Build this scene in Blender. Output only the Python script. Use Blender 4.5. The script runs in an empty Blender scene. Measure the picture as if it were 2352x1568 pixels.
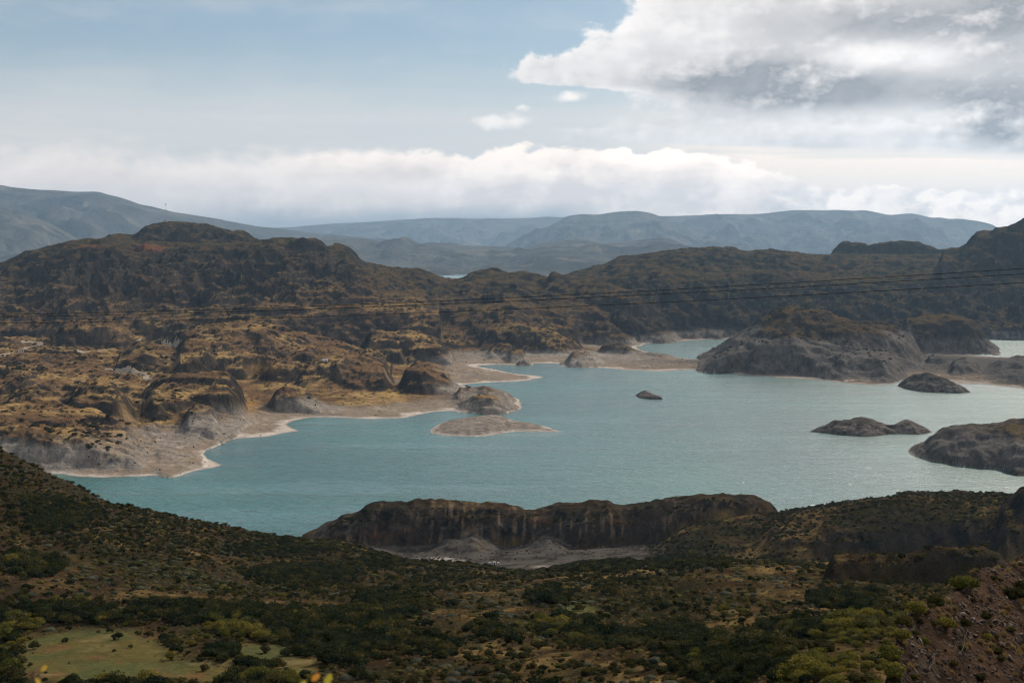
import bpy, math, random
import numpy as np

# ------------------------------------------------------------------ camera, sky, sun, exposure
sc = bpy.context.scene
col = sc.collection
FPX, HOR, CX, CAMZ = 3231.7, 570.0, 1176.0, 200.0     # lens in picture widths of 2352, horizon row
R = math.radians
SUN_AZ, SUN_EL = R(35.0), R(32.0)

cam_d = bpy.data.cameras.new("camera")
cam_d.sensor_width = 36.0
cam_d.lens = 36.0 * FPX / 2352.0
cam_d.shift_y = -(784.0 - HOR) / 2352.0
cam_d.clip_start, cam_d.clip_end = 0.5, 120000.0
cam_d.dof.use_dof = True
cam_d.dof.focus_distance = 900.0
cam_d.dof.aperture_fstop = 5.6
cam = bpy.data.objects.new("camera", cam_d)
cam.location = (0, 0, CAMZ)
cam.rotation_euler = (R(90), 0, 0)
col.objects.link(cam)
sc.camera = cam

sc.view_settings.view_transform = 'Standard'
sc.view_settings.look = 'None'
sc.view_settings.gamma = 1.0
sc.view_settings.exposure = 0.0
sc.render.engine = 'CYCLES'
cy = sc.cycles
cy.use_denoising = True
cy.denoiser = 'OPENIMAGEDENOISE'
cy.denoising_input_passes = 'RGB_ALBEDO_NORMAL'
cy.denoising_prefilter = 'ACCURATE'
cy.pixel_filter_type = 'BLACKMAN_HARRIS'
cy.filter_width = 1.15
cy.max_bounces = 3
cy.diffuse_bounces = 1
cy.glossy_bounces = 1
cy.transmission_bounces = 1
cy.volume_bounces = 0
cy.use_adaptive_sampling = True
cy.adaptive_threshold = 0.03
cy.adaptive_min_samples = 16
cy.transparent_max_bounces = 6
cy.sample_clamp_indirect = 6.0
cy.sample_clamp_direct = 12.0
cy.caustics_reflective = False
cy.caustics_refractive = False

sun_d = bpy.data.lights.new("sun", 'SUN')
sun_d.energy = 5.0
sun_d.angle = R(0.6)
sun_d.color = (1.0, 0.90, 0.76)
sun = bpy.data.objects.new("sun", sun_d)
sv = (math.sin(SUN_AZ) * math.cos(SUN_EL), math.cos(SUN_AZ) * math.cos(SUN_EL), math.sin(SUN_EL))
from mathutils import Vector, Matrix
sun.rotation_euler = Vector(sv).to_track_quat('Z', 'Y').to_euler()
sun.location = (0, 0, 400)
col.objects.link(sun)


class NT:
    """small helper to write node maths as expressions"""
    def __init__(self, tree):
        self.t = tree
        self.n = tree.nodes
        self.l = tree.links

    def node(self, typ, **kw):
        nd = self.n.new(typ)
        for k, v in kw.items():
            setattr(nd, k, v)
        return nd

    def put(self, sock, v):
        if isinstance(v, bpy.types.NodeSocket):
            self.l.new(v, sock)
        elif v is not None:
            sock.default_value = v

    def m(self, op, a, b=None, c=None, clamp=False):
        nd = self.node('ShaderNodeMath', operation=op, use_clamp=clamp)
        self.put(nd.inputs[0], a)
        if b is not None:
            self.put(nd.inputs[1], b)
        if c is not None:
            self.put(nd.inputs[2], c)
        return nd.outputs[0]

    def add(self, a, b): return self.m('ADD', a, b)
    def sub(self, a, b): return self.m('SUBTRACT', a, b)
    def mul(self, a, b): return self.m('MULTIPLY', a, b)

    def ss(self, v, lo, hi):
        nd = self.node('ShaderNodeMapRange', interpolation_type='SMOOTHSTEP')
        self.put(nd.inputs['Value'], v)
        self.put(nd.inputs['From Min'], lo)
        self.put(nd.inputs['From Max'], hi)
        return nd.outputs[0]

    def xyz(self, a, b, c):
        nd = self.node('ShaderNodeCombineXYZ')
        for i, v in enumerate((a, b, c)):
            self.put(nd.inputs[i], v)
        return nd.outputs[0]

    def sep(self, v):
        nd = self.node('ShaderNodeSeparateXYZ')
        self.put(nd.inputs[0], v)
        return nd.outputs

    def noise(self, vec, scale, detail=6.0, rough=0.55, lac=2.0, dist=0.0, typ='FBM'):
        nd = self.node('ShaderNodeTexNoise')
        nd.noise_type = typ
        self.put(nd.inputs['Vector'], vec)
        self.put(nd.inputs['Scale'], scale)
        self.put(nd.inputs['Detail'], detail)
        self.put(nd.inputs['Roughness'], rough)
        self.put(nd.inputs['Lacunarity'], lac)
        self.put(nd.inputs['Distortion'], dist)
        return nd.outputs['Fac']

    def mix(self, f, a, b, blend='MIX'):
        nd = self.node('ShaderNodeMix', data_type='RGBA', blend_type=blend, clamp_factor=True)
        self.put(nd.inputs[0], f)
        for s, v in ((nd.inputs[6], a), (nd.inputs[7], b)):
            if isinstance(v, (tuple, list)):
                v = tuple(v) + (1.0,) if len(v) == 3 else v
            self.put(s, v)
        return nd.outputs[2]

    def fcurve(self, v, pts, vmin, vmax, omin, omax):
        """piecewise smooth curve through (v, out) points"""
        t = self.m('DIVIDE', self.sub(v, vmin), vmax - vmin)
        nd = self.node('ShaderNodeFloatCurve')
        self.put(nd.inputs['Value'], t)
        c = nd.mapping.curves[0]
        P = [((a - vmin) / (vmax - vmin), (o - omin) / (omax - omin)) for a, o in pts]
        c.points[0].location = P[0]
        c.points[1].location = P[-1]
        for p in P[1:-1]:
            c.points.new(*p)
        nd.mapping.update()
        return self.add(self.mul(nd.outputs[0], omax - omin), omin)


def build_world():
    w = bpy.data.worlds.new("World")
    sc.world = w
    w.use_nodes = True
    T = NT(w.node_tree)
    T.n.clear()
    out = T.node('ShaderNodeOutputWorld')
    bg = T.node('ShaderNodeBackground')
    bg.inputs['Strength'].default_value = 0.10
    T.l.new(bg.outputs[0], out.inputs[0])
    sky = T.node('ShaderNodeTexSky')
    sky.sky_type = 'NISHITA'
    sky.sun_disc = False
    sky.sun_elevation = SUN_EL
    sky.sun_rotation = SUN_AZ
    sky.altitude = 500.0
    sky.air_density = 1.0
    sky.dust_density = 0.6
    sky.ozone_density = 2.0
    blue = T.mix(0.35, T.mix(1.0, sky.outputs[0], (0.78, 0.83, 0.82), 'MULTIPLY'), (4.2, 4.8, 5.2))
    geo = T.node('ShaderNodeTexCoord')
    d = T.sep(geo.outputs['Generated'])
    hyp = T.m('MAXIMUM', T.m('SQRT', T.add(T.mul(d[0], d[0]), T.mul(d[1], d[1]))), 1e-4)
    s = T.m('DIVIDE', d[0], hyp)                  # sine of the bearing, 0 straight ahead
    cth = T.m('DIVIDE', d[1], hyp)
    v = T.m('ARCTAN2', d[2], hyp)                 # elevation

    def field(scale, detail, rough, vs, ds=0.0, dv=0.0, dist=0.0):
        ss = T.sub(s, ds) if ds else s
        vv = T.add(v, dv) if dv else v
        return T.noise(T.xyz(ss, cth, T.mul(vv, vs)), scale, detail, rough, dist=dist)
    nb = field(13.0, 5.0, 0.56, 2.0)              # large lumps
    nb2 = field(13.0, 3.0, 0.56, 2.0, 0.014, 0.010)
    nf = field(48.0, 5.0, 0.58, 1.6)              # fluffy edges
    nf2 = field(48.0, 3.0, 0.58, 1.6, 0.005, 0.0035)
    lum = T.add(T.mul(T.sub(nb, nb2), 2.4), T.mul(T.sub(nf, nf2), 1.4))   # sunward side of each lump
    cnb = T.sub(nb, 0.5)
    cnf = T.sub(nf, 0.5)
    pos = lambda q: T.m('MAXIMUM', q, 0.0)
    sat = lambda q: T.m('MAXIMUM', T.m('MINIMUM', q, 1.0), 0.0)

    def blob(cs, cv, rs, rv):
        a = T.m('DIVIDE', T.sub(s, cs), rs)
        b = T.m('DIVIDE', T.sub(v, cv), rv)
        q = T.add(T.mul(a, a), T.mul(b, b))
        front = T.m('GREATER_THAN', cth, 0.0)
        return T.mul(front, T.m('EXPONENT', T.mul(q, -1.0)))

    # --- thin high veil
    streak = T.noise(T.xyz(T.mul(s, 3.0), T.mul(cth, 3.0), T.mul(v, 70.0)), 1.3, 3.0, 0.5)
    wisp = field(7.0, 4.0, 0.6, 3.5)
    vw = T.add(v, T.mul(T.sub(wisp, 0.5), 0.05))
    veil = T.mul(T.ss(vw, 0.150, 0.072), T.add(0.74, T.mul(T.sub(streak, 0.5), 0.4)))
    veil2 = T.mul(T.ss(T.add(s, T.mul(cnb, 0.25)), -0.05, 0.30), 0.30)
    veil3 = T.mul(T.ss(wisp, 0.42, 0.70), 0.25)
    veil = sat(T.m('MAXIMUM', T.m('MAXIMUM', veil, veil2), veil3))
    c0 = T.mix(veil, blue, (9.4, 8.6, 8.0))

    # --- cream streaked layer low on the sunny side
    vs = T.add(v, T.mul(cnb, 0.020))
    gap = T.ss(streak, 0.36, 0.50)
    lowr = T.mul(T.ss(T.add(s, T.mul(cnb, 0.15)), 0.04, 0.20), T.mul(T.ss(vs, 0.105, 0.074), T.add(0.55, T.mul(gap, 0.45))))
    c1 = T.mix(lowr, c0, (13.4, 11.2, 9.3))

    # --- big cloud on the sunny side, high
    edge = T.fcurve(v, [(0.0, 0.75), (0.040, 0.60), (0.060, 0.34), (0.071, 0.13), (0.080, 0.030), (0.086, 0.060), (0.094, 0.092), (0.104, 0.096),
                        (0.112, 0.062), (0.118, 0.010), (0.126, 0.006), (0.140, 0.036), (0.155, 0.056), (0.175, 0.076), (0.24, 0.12), (0.5, 0.2)],
                    0.0, 0.5, -0.2, 0.8)
    dd = T.add(T.sub(s, edge), T.add(T.mul(cnb, 0.10), T.mul(cnf, 0.080)))
    wide = T.fcurve(v, [(0.0, 0.16), (0.06, 0.14), (0.078, 0.06), (0.10, 0.020), (0.2, 0.020), (0.5, 0.04)], 0.0, 0.5, 0.0, 0.2)
    big = T.ss(T.m('DIVIDE', dd, wide), -0.15, 1.0)
    # grey undersides of that cloud
    g = T.mul(blob(0.178, 0.1135, 0.085, 0.020), 1.25)
    g = T.add(g, T.mul(blob(0.355, 0.086, 0.070, 0.016), 1.5))
    g = T.add(g, T.mul(blob(0.37, 0.160, 0.13, 0.034), 1.05))
    g = T.add(g, T.mul(blob(0.30, 0.106, 0.060, 0.013), 0.55))
    g = T.add(g, T.mul(blob(0.23, 0.150, 0.080, 0.012), 0.35))
    g = T.add(g, T.mul(T.ss(s, 0.30, 0.7), 0.30))
    g = T.add(T.add(g, 0.10), T.mul(cnb, 1.3))
    g = T.add(g, T.mul(cnf, 0.35))
    g = T.sub(g, T.mul(blob(0.255, 0.130, 0.040, 0.010), 0.80))
    g = T.sub(g, T.mul(blob(0.27, 0.088, 0.070, 0.008), 0.50))
    g = sat(g)
    rim = T.ss(dd, 0.06, 0.0)
    g = T.mul(g, T.sub(1.0, T.mul(rim, 0.8)))
    bigc = T.mix(g, (10.6, 10.0, 9.6), (3.1, 3.05, 3.15))
    bigc = T.mix(sat(lum), bigc, (12.2, 11.3, 10.7))
    bigc = T.mix(sat(T.mul(T.mul(lum, -1.0), 0.8)), bigc, (5.2, 5.0, 5.0))
    c2 = T.mix(big, c1, bigc)

    # --- small puffs
    pf = T.m('MAXIMUM', blob(-0.011, 0.0905, 0.027, 0.0105), T.mul(blob(0.043, 0.107, 0.016, 0.007), 0.92))
    pf = T.m('MAXIMUM', pf, T.mul(blob(0.006, 0.099, 0.012, 0.006), 0.7))
    pf = T.ss(T.add(pf, T.add(T.mul(cnf, 1.5), T.mul(cnb, 0.4))), 0.50, 1.05)
    c3 = T.mix(T.mul(pf, 0.95), c2, (12.2, 11.2, 10.4))

    # --- cloud bank on the mountains
    top = T.fcurve(s, [(-1.0, 0.080), (-0.36, 0.0745), (-0.2, 0.0700), (-0.05, 0.0700), (0.05, 0.0725), (0.12, 0.0695), (0.155, 0.0620), (0.195, 0.0500),
                       (0.24, 0.0420), (0.40, 0.0400), (1.0, 0.040)], -1.0, 1.0, 0.0, 0.1)
    bd = T.add(T.sub(top, v), T.add(T.mul(cnf, 0.024), T.mul(cnb, 0.018)))
    soft = T.fcurve(s, [(-1.0, 0.024), (-0.3, 0.020), (-0.12, 0.008), (0.0, 0.0040), (0.4, 0.0030), (1.0, 0.004)], -1.0, 1.0, 0.0, 0.03)
    bank = T.ss(T.m('DIVIDE', bd, soft), -0.2, 1.0)
    depth = T.ss(bd, 0.0, 0.042)
    sunny = T.ss(s, -0.30, 0.12)
    topc = T.mix(sunny, (12.8, 11.0, 9.7), (16.5, 14.0, 12.0))
    lowc = T.mix(sunny, (11.2, 9.4, 8.3), (11.0, 9.2, 8.1))
    sh = sat(T.add(T.mul(depth, 0.95), T.add(T.mul(cnb, 1.7), T.sub(T.mul(cnf, 0.9), T.mul(lum, 1.3)))))
    bankc = T.mix(sh, topc, lowc)
    # grey pockets low on the sunny side
    dk = T.mul(T.ss(s, 0.05, 0.2), T.mul(T.ss(v, 0.046, 0.03), sat(T.mul(lum, -1.6))))
    bankc = T.mix(dk, bankc, (7.6, 6.8, 6.4))
    base_ = T.mul(T.ss(T.add(v, T.add(T.mul(cnf, 0.012), T.mul(cnb, 0.010))), 0.036, 0.019), T.mul(T.ss(s, 0.10, 0.03), T.ss(s, -0.30, -0.16)))
    bankc = T.mix(T.mul(base_, 0.92), bankc, (3.3, 3.6, 4.0))
    c4 = T.mix(bank, c3, bankc)
    glow = T.add(1.0, T.mul(T.ss(s, -0.05, 0.6), 0.22))
    c4 = T.mix(1.0, c4, T.xyz(glow, glow, glow), 'MULTIPLY')
    T.l.new(c4, bg.inputs['Color'])
    w.cycles.sampling_method = 'MANUAL'
    w.cycles.sample_map_resolution = 512


build_world()

# ------------------------------------------------------------------ noise
_TAB = {}


def table(seed):
    if seed not in _TAB:
        r = np.random.RandomState(seed * 7919 % 100003).rand(65536).astype(np.float32)
        _TAB[seed] = r
    return _TAB[seed]


_GR = {}


def grads(seed):
    if seed not in _GR:
        a = np.random.RandomState(seed * 104729 % 1000003).rand(65536) * 2 * np.pi
        _GR[seed] = (np.cos(a).astype(np.float32), np.sin(a).astype(np.float32))
    return _GR[seed]


def cell_index(ix, iy):
    return ((ix & 255) << 8) | ((iy + (ix >> 8) * 37) & 255)


def perlin(x, y, seed=0):
    x = np.asarray(x, np.float64)
    y = np.asarray(y, np.float64)
    fx0, fy0 = np.floor(x), np.floor(y)
    fx, fy = (x - fx0).astype(np.float32), (y - fy0).astype(np.float32)
    ix, iy = fx0.astype(np.int32), fy0.astype(np.int32)
    u = fx * fx * fx * (fx * (fx * 6 - 15) + 10)
    w = fy * fy * fy * (fy * (fy * 6 - 15) + 10)
    C, Sn = grads(seed)

    def gr(ox, oy):
        k = cell_index(ix + ox, iy + oy)
        return C[k] * (fx - ox) + Sn[k] * (fy - oy)
    a = gr(0, 0)
    a = a + u * (gr(1, 0) - a)
    c = gr(0, 1)
    c = c + u * (gr(1, 1) - c)
    return (a + w * (c - a)) * 1.5


def fbm(x, y, seed=0, octv=5, gain=0.5):
    s, a, t = 0.0, 1.0, 0.0
    for o in range(octv):
        s = s + a * perlin(x * 2.03 ** o + 17.3 * o, y * 2.03 ** o - 9.1 * o, seed + o)
        t += a
        a *= gain
    return s / t


def ridged(x, y, seed=0, octv=4):
    s, a, t = 0.0, 1.0, 0.0
    for o in range(octv):
        s = s + a * (1 - np.abs(perlin(x * 2.1 ** o + 5.7 * o, y * 2.1 ** o, seed + o)) * 2)
        t += a
        a *= 0.5
    return s / t


def domes(x, y, cell, seed, ax=1.5, ay=0.8, prob=0.8):
    """whale-backed rock humps: steep toward -y, long along x"""
    gx, gy = (x / (cell * ax)), (y / (cell * ay))
    f0, f1 = np.floor(gx), np.floor(gy)
    ix, iy = f0.astype(np.int32), f1.astype(np.int32)
    fx, fy = (gx - f0).astype(np.float32), (gy - f1).astype(np.float32)
    out = np.zeros(x.shape, np.float32)
    T0, T1, T2, T3, T4, T5 = (table(seed + q) for q in range(6))
    CX_, CY_ = 0.15 + 0.7 * T0, 0.15 + 0.7 * T1
    RR = 0.45 + 0.75 * T2
    HR = np.where(T3 < prob, 0.35 + 0.65 * T4, 0) * RR
    CA, SA = np.cos((T5 - 0.5) * 1.1), np.sin((T5 - 0.5) * 1.1)
    IR = 1.0 / (RR * RR)
    for oy in (-1, 0, 1):
        for ox in (-1, 0, 1):
            k = cell_index(ix + ox, iy + oy)
            ex, ey = fx - ox - CX_[k], fy - oy - CY_[k]
            ca, sa = CA[k], SA[k]
            ex, ey = ex * ca + ey * sa, -ex * sa + ey * ca
            ey = np.where(ey < 0, ey * 1.7, ey * 0.85)
            q = 1 - (ex * ex + ey * ey) * IR[k]
            out = np.maximum(out, HR[k] * np.sqrt(np.maximum(q, 0)))
    return out


def sstep(lo, hi, x):
    t = np.clip((x - lo) / (hi - lo), 0, 1)
    return t * t * (3 - 2 * t)


def smax(a, b, k):
    h = np.clip(0.5 + 0.5 * (a - b) / k, 0, 1)
    return b + (a - b) * h + k * h * (1 - h)

# ------------------------------------------------------------------ relief from surveyed lines
XT = np.arange(-1500.0, 3900.0, 2.0)


def gsm(a, sig):
    n = int(3 * sig) + 1
    k = np.exp(-0.5 * (np.arange(-n, n + 1) / sig) ** 2)
    k /= k.sum()
    return np.convolve(np.pad(a, n, 'edge'), k, 'valid')


def line(pts, sig=2.0):
    """(bearing column, picture row, depth or None = on the water) -> depth and height tables"""
    P = []
    for p in pts:
        X, Y = p[0], p[1]
        D = p[2] if len(p) > 2 and p[2] else None
        if D is None:
            D = CAMZ * FPX / (Y - HOR)
        P.append((X, D, CAMZ - (Y - HOR) / FPX * D))
    P.sort()
    X, D, Z = (np.array(q) for q in zip(*P))
    return gsm(np.interp(XT, X, D), sig), gsm(np.interp(XT, X, Z), sig), X[0], X[-1]


MASS = []


def mass(name, crest, front, a=2.0, c=1.6, wb=90.0, taper=22.0, drop=None, sig=2.5, zone='hills'):
    Dc, Zc, x0, x1 = line(crest, sig)
    Df, Zf, _, _ = line(front, sig)
    Df = np.minimum(Df, Dc - 1.0)
    if zone == 'hills':
        c = 1 + (c - 1) * (0.62 if np.mean([p[2] if len(p) > 2 and p[2] else 2000 for p in crest]) < 2600 else 1.0)
        if name not in ('head_r', 'headland_n', 'mesa', 'east_peak', 'isle_top', 'west_slope', 'prom_end'):
            w = x1 - x0
            taper = max(taper, min(34.0, 0.28 * w))
    MASS.append(dict(name=name, Dc=Dc, Zc=Zc, Df=Df, Zf=Zf, x0=x0, x1=x1, a=a, c=c, wb=wb, taper=taper, drop=drop, zone=zone))


def eval_mass(M, X, D, h, k, gul=None):
    sel = (X > M['x0']) & (X < M['x1'])
    if not sel.any():
        return h
    x, d = X[sel], D[sel]
    Dc, Zc, Df, Zf = (np.interp(x, XT, M[q]) for q in ('Dc', 'Zc', 'Df', 'Zf'))
    tp = sstep(0, M['taper'], x - M['x0']) * sstep(0, M['taper'], M['x1'] - x)
    Zf = np.minimum(Zf, Zc)
    tz = tp
    zc = Zf + (Zc - Zf) * tz
    t = np.clip((d - Df) / (Dc - Df), 0, 1)
    if gul is not None:
        t = np.clip(t + gul[sel] * np.clip(4 * t * (1 - t), 0, 1), 0, 1)
    p = (1 - (1 - t) ** M['a']) ** (1.0 / M['c'])
    zfront = Zf - 2.0 + (zc - Zf + 2.0) * p
    fl = Zf - 8.0 if M['drop'] is None else zc - M['drop']
    tb = np.clip((d - Dc) / M['wb'], 0, 1)
    zback = zc - (zc - fl) * (tb * tb * (2 - tb) if True else tb)
    z = np.where(d < Dc, zfront, zback)
    # in front of the foot and past the back the mass sinks away
    z = np.where(d < Df, Zf - 2.0 - (Df - d) * 0.6, z)
    z = np.where(d > Dc + M['wb'], fl - (d - Dc - M['wb']) * 0.4, z)
    z = z - (1 - tp) * 6.0
    hs = h[sel]
    h = h.copy()
    h[sel] = smax(hs, z, k)
    return h


def P2(pts, D):
    """give a list of (X,Y) a depth, or a pair of end depths"""
    if isinstance(D, (int, float)):
        return [(x, y, D) for x, y in pts]
    n = len(pts) - 1
    return [(x, y, D[0] + (D[1] - D[0]) * i / n) for i, (x, y) in enumerate(pts)]


# ---- middle-distance hills
mass('west_hill', P2([(-900, 640), (-300, 625), (0, 608), (30, 596), (65, 581), (110, 570), (150, 561), (215, 554), (240, 550), (300, 560), (580, 556), (640, 551),
     (700, 556), (752, 572), (800, 582), (845, 612), (880, 620), (960, 640), (1010, 668)], 3600),
     P2([(-900, 760), (0, 752), (300, 745), (500, 735), (700, 725), (850, 715), (1010, 720)], 2620), a=1.5, c=1.15, wb=400, drop=120)
mass('west_summit', P2([(215, 556), (232, 546), (250, 543), (295, 541), (305, 546), (317, 535), (331, 522), (345, 517), (360, 515), (382, 512), (432, 513), (472, 517), (497, 524), (520, 530), (536, 532),
     (562, 535), (578, 546), (600, 556), (625, 575)], 3900), P2([(215, 566), (295, 562), (400, 585), (500, 596), (625, 600)], 3640), a=1.9, c=1.7, wb=160)
mass('ledge', P2([(187, 592), (240, 583), (300, 588), (360, 604)], 3480), P2([(187, 622), (260, 632), (360, 628)], 3400), a=2.2, c=2)
mass('bluff_w1', P2([(-80, 650), (0, 632), (22, 607), (61, 622), (108, 613), (155, 606), (187, 610), (223, 628), (248, 650)], 3300), P2([(-80, 700), (0, 690), (120, 700), (248, 690)], 3140), a=2.2, c=2)
mass('bluff_w2', P2([(165, 668), (173, 660), (202, 644), (230, 650), (259, 664), (276, 696)], 3060), P2([(165, 705), (276, 708)], 2960), a=2.2, c=2)
mass('bluff_w3', P2([(262, 660), (306, 632), (328, 625), (390, 630), (450, 625), (504, 617), (594, 617), (612, 625), (634, 643), (664, 672)], 3270),
     P2([(262, 688), (340, 692), (500, 682), (664, 676)], 3150), a=2.6, c=2.4)
mass('bluff_w4', P2([(640, 562), (655, 553), (690, 549), (720, 548), (745, 560), (765, 585), (778, 604)], 3460), P2([(640, 600), (700, 618), (778, 615)], 3330), a=2.2, c=2)
mass('bluff_w5', P2([(744, 572), (758, 566), (777, 567), (799, 574), (821, 589), (844, 612)], 3720), P2([(744, 612), (844, 618)], 3590), a=2.2, c=2)
mass('bluff_w6', P2([(445, 684), (504, 671), (576, 669), (648, 671), (698, 700)], 2960), P2([(445, 702), (570, 712), (698, 708)], 2850), a=2.2, c=2)
mass('bluff_w7', P2([(262, 708), (285, 694), (306, 689), (328, 700), (355, 726)], 2800), P2([(262, 735), (355, 738)], 2720), a=2.2, c=2)
mass('bluff_w8', P2([(656, 640), (684, 625), (720, 635), (744, 668)], 3160), P2([(656, 670), (744, 680)], 3060), a=2.2, c=2)
mass('bluff_w9', P2([(120, 745), (160, 735), (240, 738), (300, 755), (330, 775)], 2500), P2([(120, 768), (330, 786)], 2420), a=2, c=1.7)
mass('bluff_w10', P2([(540, 722), (600, 700), (680, 705), (760, 730), (800, 758)], 2700), P2([(540, 745), (680, 752), (800, 768)], 2580), a=2, c=1.6)
mass('saddle', P2([(830, 620), (860, 613), (889, 616), (907, 621), (958, 618), (983, 625), (1000, 632), (1020, 640), (1059, 640), (1080, 632), (1200, 636), (1340, 650), (1400, 680)], 3520),
     P2([(830, 700), (960, 720), (1090, 715), (1400, 715)], 2980), a=1.7, c=1.3, wb=200)
mass('dome_mid', P2([(1030, 665), (1055, 650), (1064, 644), (1077, 632), (1098, 625), (1127, 622), (1165, 627), (1174, 631), (1185, 627), (1217, 627), (1235, 632), (1255, 636), (1290, 650)], 3660),
     P2([(1040, 690), (1130, 710), (1290, 708)], 3500), a=2.4, c=2.2)
mass('dome_mid2', P2([(1236, 650), (1244, 638), (1257, 630), (1275, 628), (1293, 634), (1314, 652), (1332, 670)], 3420), P2([(1236, 712), (1332, 720)], 3260), a=2.2, c=2)
mass('east_plateau', P2([(1270, 634), (1290, 630), (1343, 617), (1393, 610), (1405, 601), (1419, 593), (1458, 587), (1505, 581), (1545, 575), (1599, 571), (1649, 574), (1685, 573), (1707, 581), (1757, 577), (1829, 581),
     (1865, 586), (1919, 585), (2117, 586), (2207, 587), (2352, 582), (3300, 570)], (4300, 4600)),
     P2([(1270, 660), (1500, 622), (1600, 634), (1721, 632), (1779, 628), (1865, 638), (1973, 645), (2117, 638), (2352, 630), (3300, 620)], 3750), a=1.4, c=1.0, wb=500, drop=120)
mass('east_cliff', P2([(1300, 655), (1400, 640), (1500, 622), (1600, 634), (1721, 630), (1779, 626), (1865, 636), (1973, 643), (2117, 636), (2352, 628), (3300, 610)], 3760),
     [(1300, 740, 3200), (1400, 760, 3150), (1540, 781), (1640, 778), (1760, 776), (2000, 776), (2352, 780), (3300, 785)], a=1.7, c=1.5, wb=500, drop=25)
mass('mesa', P2([(1908, 586), (1920, 574), (1930, 563), (1944, 561), (1977, 563), (1998, 569), (2024, 560), (2052, 557), (2096, 557), (2124, 562), (2150, 573), (2160, 578), (2171, 574), (2200, 578)], 4720),
     P2([(1908, 588), (2050, 589), (2200, 590)], 4640), a=2.5, c=2.5, taper=6)
mass('east_peak', P2([(2160, 582), (2180, 573), (2207, 570), (2229, 556), (2236, 543), (2260, 540), (2279, 538), (2284, 529), (2297, 529), (2312, 527), (2333, 518), (2352, 509), (2420, 480), (2600, 450), (3300, 470)], (4300, 3800)),
     P2([(2160, 590), (2200, 640), (2352, 660), (3300, 660)], 3500), a=1.6, c=1.4, wb=300, taper=8)
mass('headland_n', P2([(1290, 690), (1329, 656), (1365, 650), (1419, 661), (1473, 682), (1501, 711), (1534, 736), (1559, 765), (1570, 781)], (3350, 3120)),
     [(1290, 760, 3000), (1400, 775, 3000), (1480, 787), (1530, 787), (1570, 783)], a=1.9, c=1.6, wb=120, taper=6)
mass('headland_n2', P2([(1340, 768), (1350, 758), (1372, 743), (1400, 741), (1426, 754), (1454, 772), (1486, 788)], 2960), P2([(1340, 795), (1400, 800), (1486, 792)], 2860), a=1.9, c=1.6, taper=8)
mass('hill_n', P2([(980, 760), (1040, 728), (1095, 708), (1174, 700), (1220, 711), (1293, 722), (1329, 736), (1350, 776)], 2960), P2([(980, 790), (1100, 800), (1250, 808), (1350, 808)], 2640), a=1.7, c=1.3, wb=150)
mass('hill_n2', P2([(1080, 775), (1130, 748), (1190, 742), (1260, 755), (1310, 775), (1345, 800)], 2720), P2([(1080, 800), (1345, 812)], 2600), a=2, c=1.7)
mass('hill_c', P2([(395, 800), (414, 772), (450, 755), (504, 744), (594, 743), (684, 762), (756, 783), (847, 812), (900, 836)], (2350, 2250)),
     P2([(395, 806), (464, 826), (504, 869), (600, 874), (684, 872), (760, 868), (900, 850)], 1985), a=2.3, c=1.9, wb=200, taper=10)
mass('hill_c2', P2([(660, 860), (700, 838), (735, 822), (780, 818), (830, 826), (862, 834), (892, 844), (912, 862)], 2060), P2([(660, 884), (752, 898), (850, 898), (912, 894)], 1925), a=2.2, c=2.0)
mass('hill_c3', P2([(820, 780), (860, 766), (930, 764), (1000, 780), (1040, 800)], 2480), P2([(820, 808), (920, 816), (1040, 814)], 2380), a=2, c=1.6)
mass('rock_c4', P2([(862, 822), (890, 803), (920, 806), (938, 822)], 2360), P2([(862, 828), (938, 830)], 2330), a=2, c=2)
mass('point_dome', P2([(903, 882), (920, 862), (936, 851), (968, 844), (1005, 858), (1040, 879), (1076, 897), (1094, 906)], 1970), P2([(903, 900), (1000, 910), (1094, 915)], 1870), a=2.2, c=1.9, taper=10)
mass('point_back', P2([(928, 838), (940, 831), (954, 827), (983, 830), (1010, 840), (1033, 848), (1065, 858)], 2220), P2([(928, 855), (1065, 864)], 2150), a=2, c=2, taper=10)
mass('point_rock1', P2([(1020, 905), (1050, 899), (1090, 900), (1105, 894), (1141, 898), (1181, 907), (1201, 918)], 1850), [(1020, 922, 1780), (1070, 925, 1780), (1130, 926, 1780), (1201, 922)], a=2, c=1.8, taper=10, wb=60)
mass('point_rock2', P2([(1030, 934), (1060, 924), (1074, 918), (1091, 910), (1131, 908), (1167, 918), (1201, 936)], 1770), [(1030, 942, 1715), (1130, 944, 1715), (1201, 940)], a=2, c=1.8, taper=8, wb=60)
mass('point_rock3', P2([(1078, 946), (1095, 938), (1113, 933), (1149, 935), (1180, 946)], 1715), [(1078, 949), (1120, 951), (1180, 948)], a=2, c=1.8, taper=8, wb=40)
# left promontory
mass('west_slope', P2([(-900, 785), (0, 796), (200, 806), (400, 826), (520, 846), (700, 880)], (2350, 2150)),
     [(-900, 1062), (0, 1064), (110, 1072), (240, 1086), (400, 1076), (452, 1062), (470, 1030), (500, 1008, 1430), (560, 985, 1520), (600, 962, 1640), (650, 930, 1760), (700, 900, 1900)], a=1.55, c=1.1, wb=500, drop=6, taper=30, sig=6)
mass('prom_hill', P2([(-900, 930), (-200, 945), (0, 952), (158, 952), (216, 963), (288, 983), (346, 1026), (392, 1062)], 1430), P2([(-900, 1050), (0, 1040), (150, 1038), (300, 1052), (392, 1068)], 1275), a=1.7, c=1.3, wb=150, drop=14)
mass('prom_cliff', P2([(-900, 1000), (-100, 1005), (0, 1001), (72, 990), (144, 1001), (216, 1024), (270, 1032), (345, 1060)], 1318), P2([(-900, 1050), (0, 1044), (150, 1046), (300, 1058), (345, 1064)], 1272), a=2.2, c=1.9, wb=70, drop=9)
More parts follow.
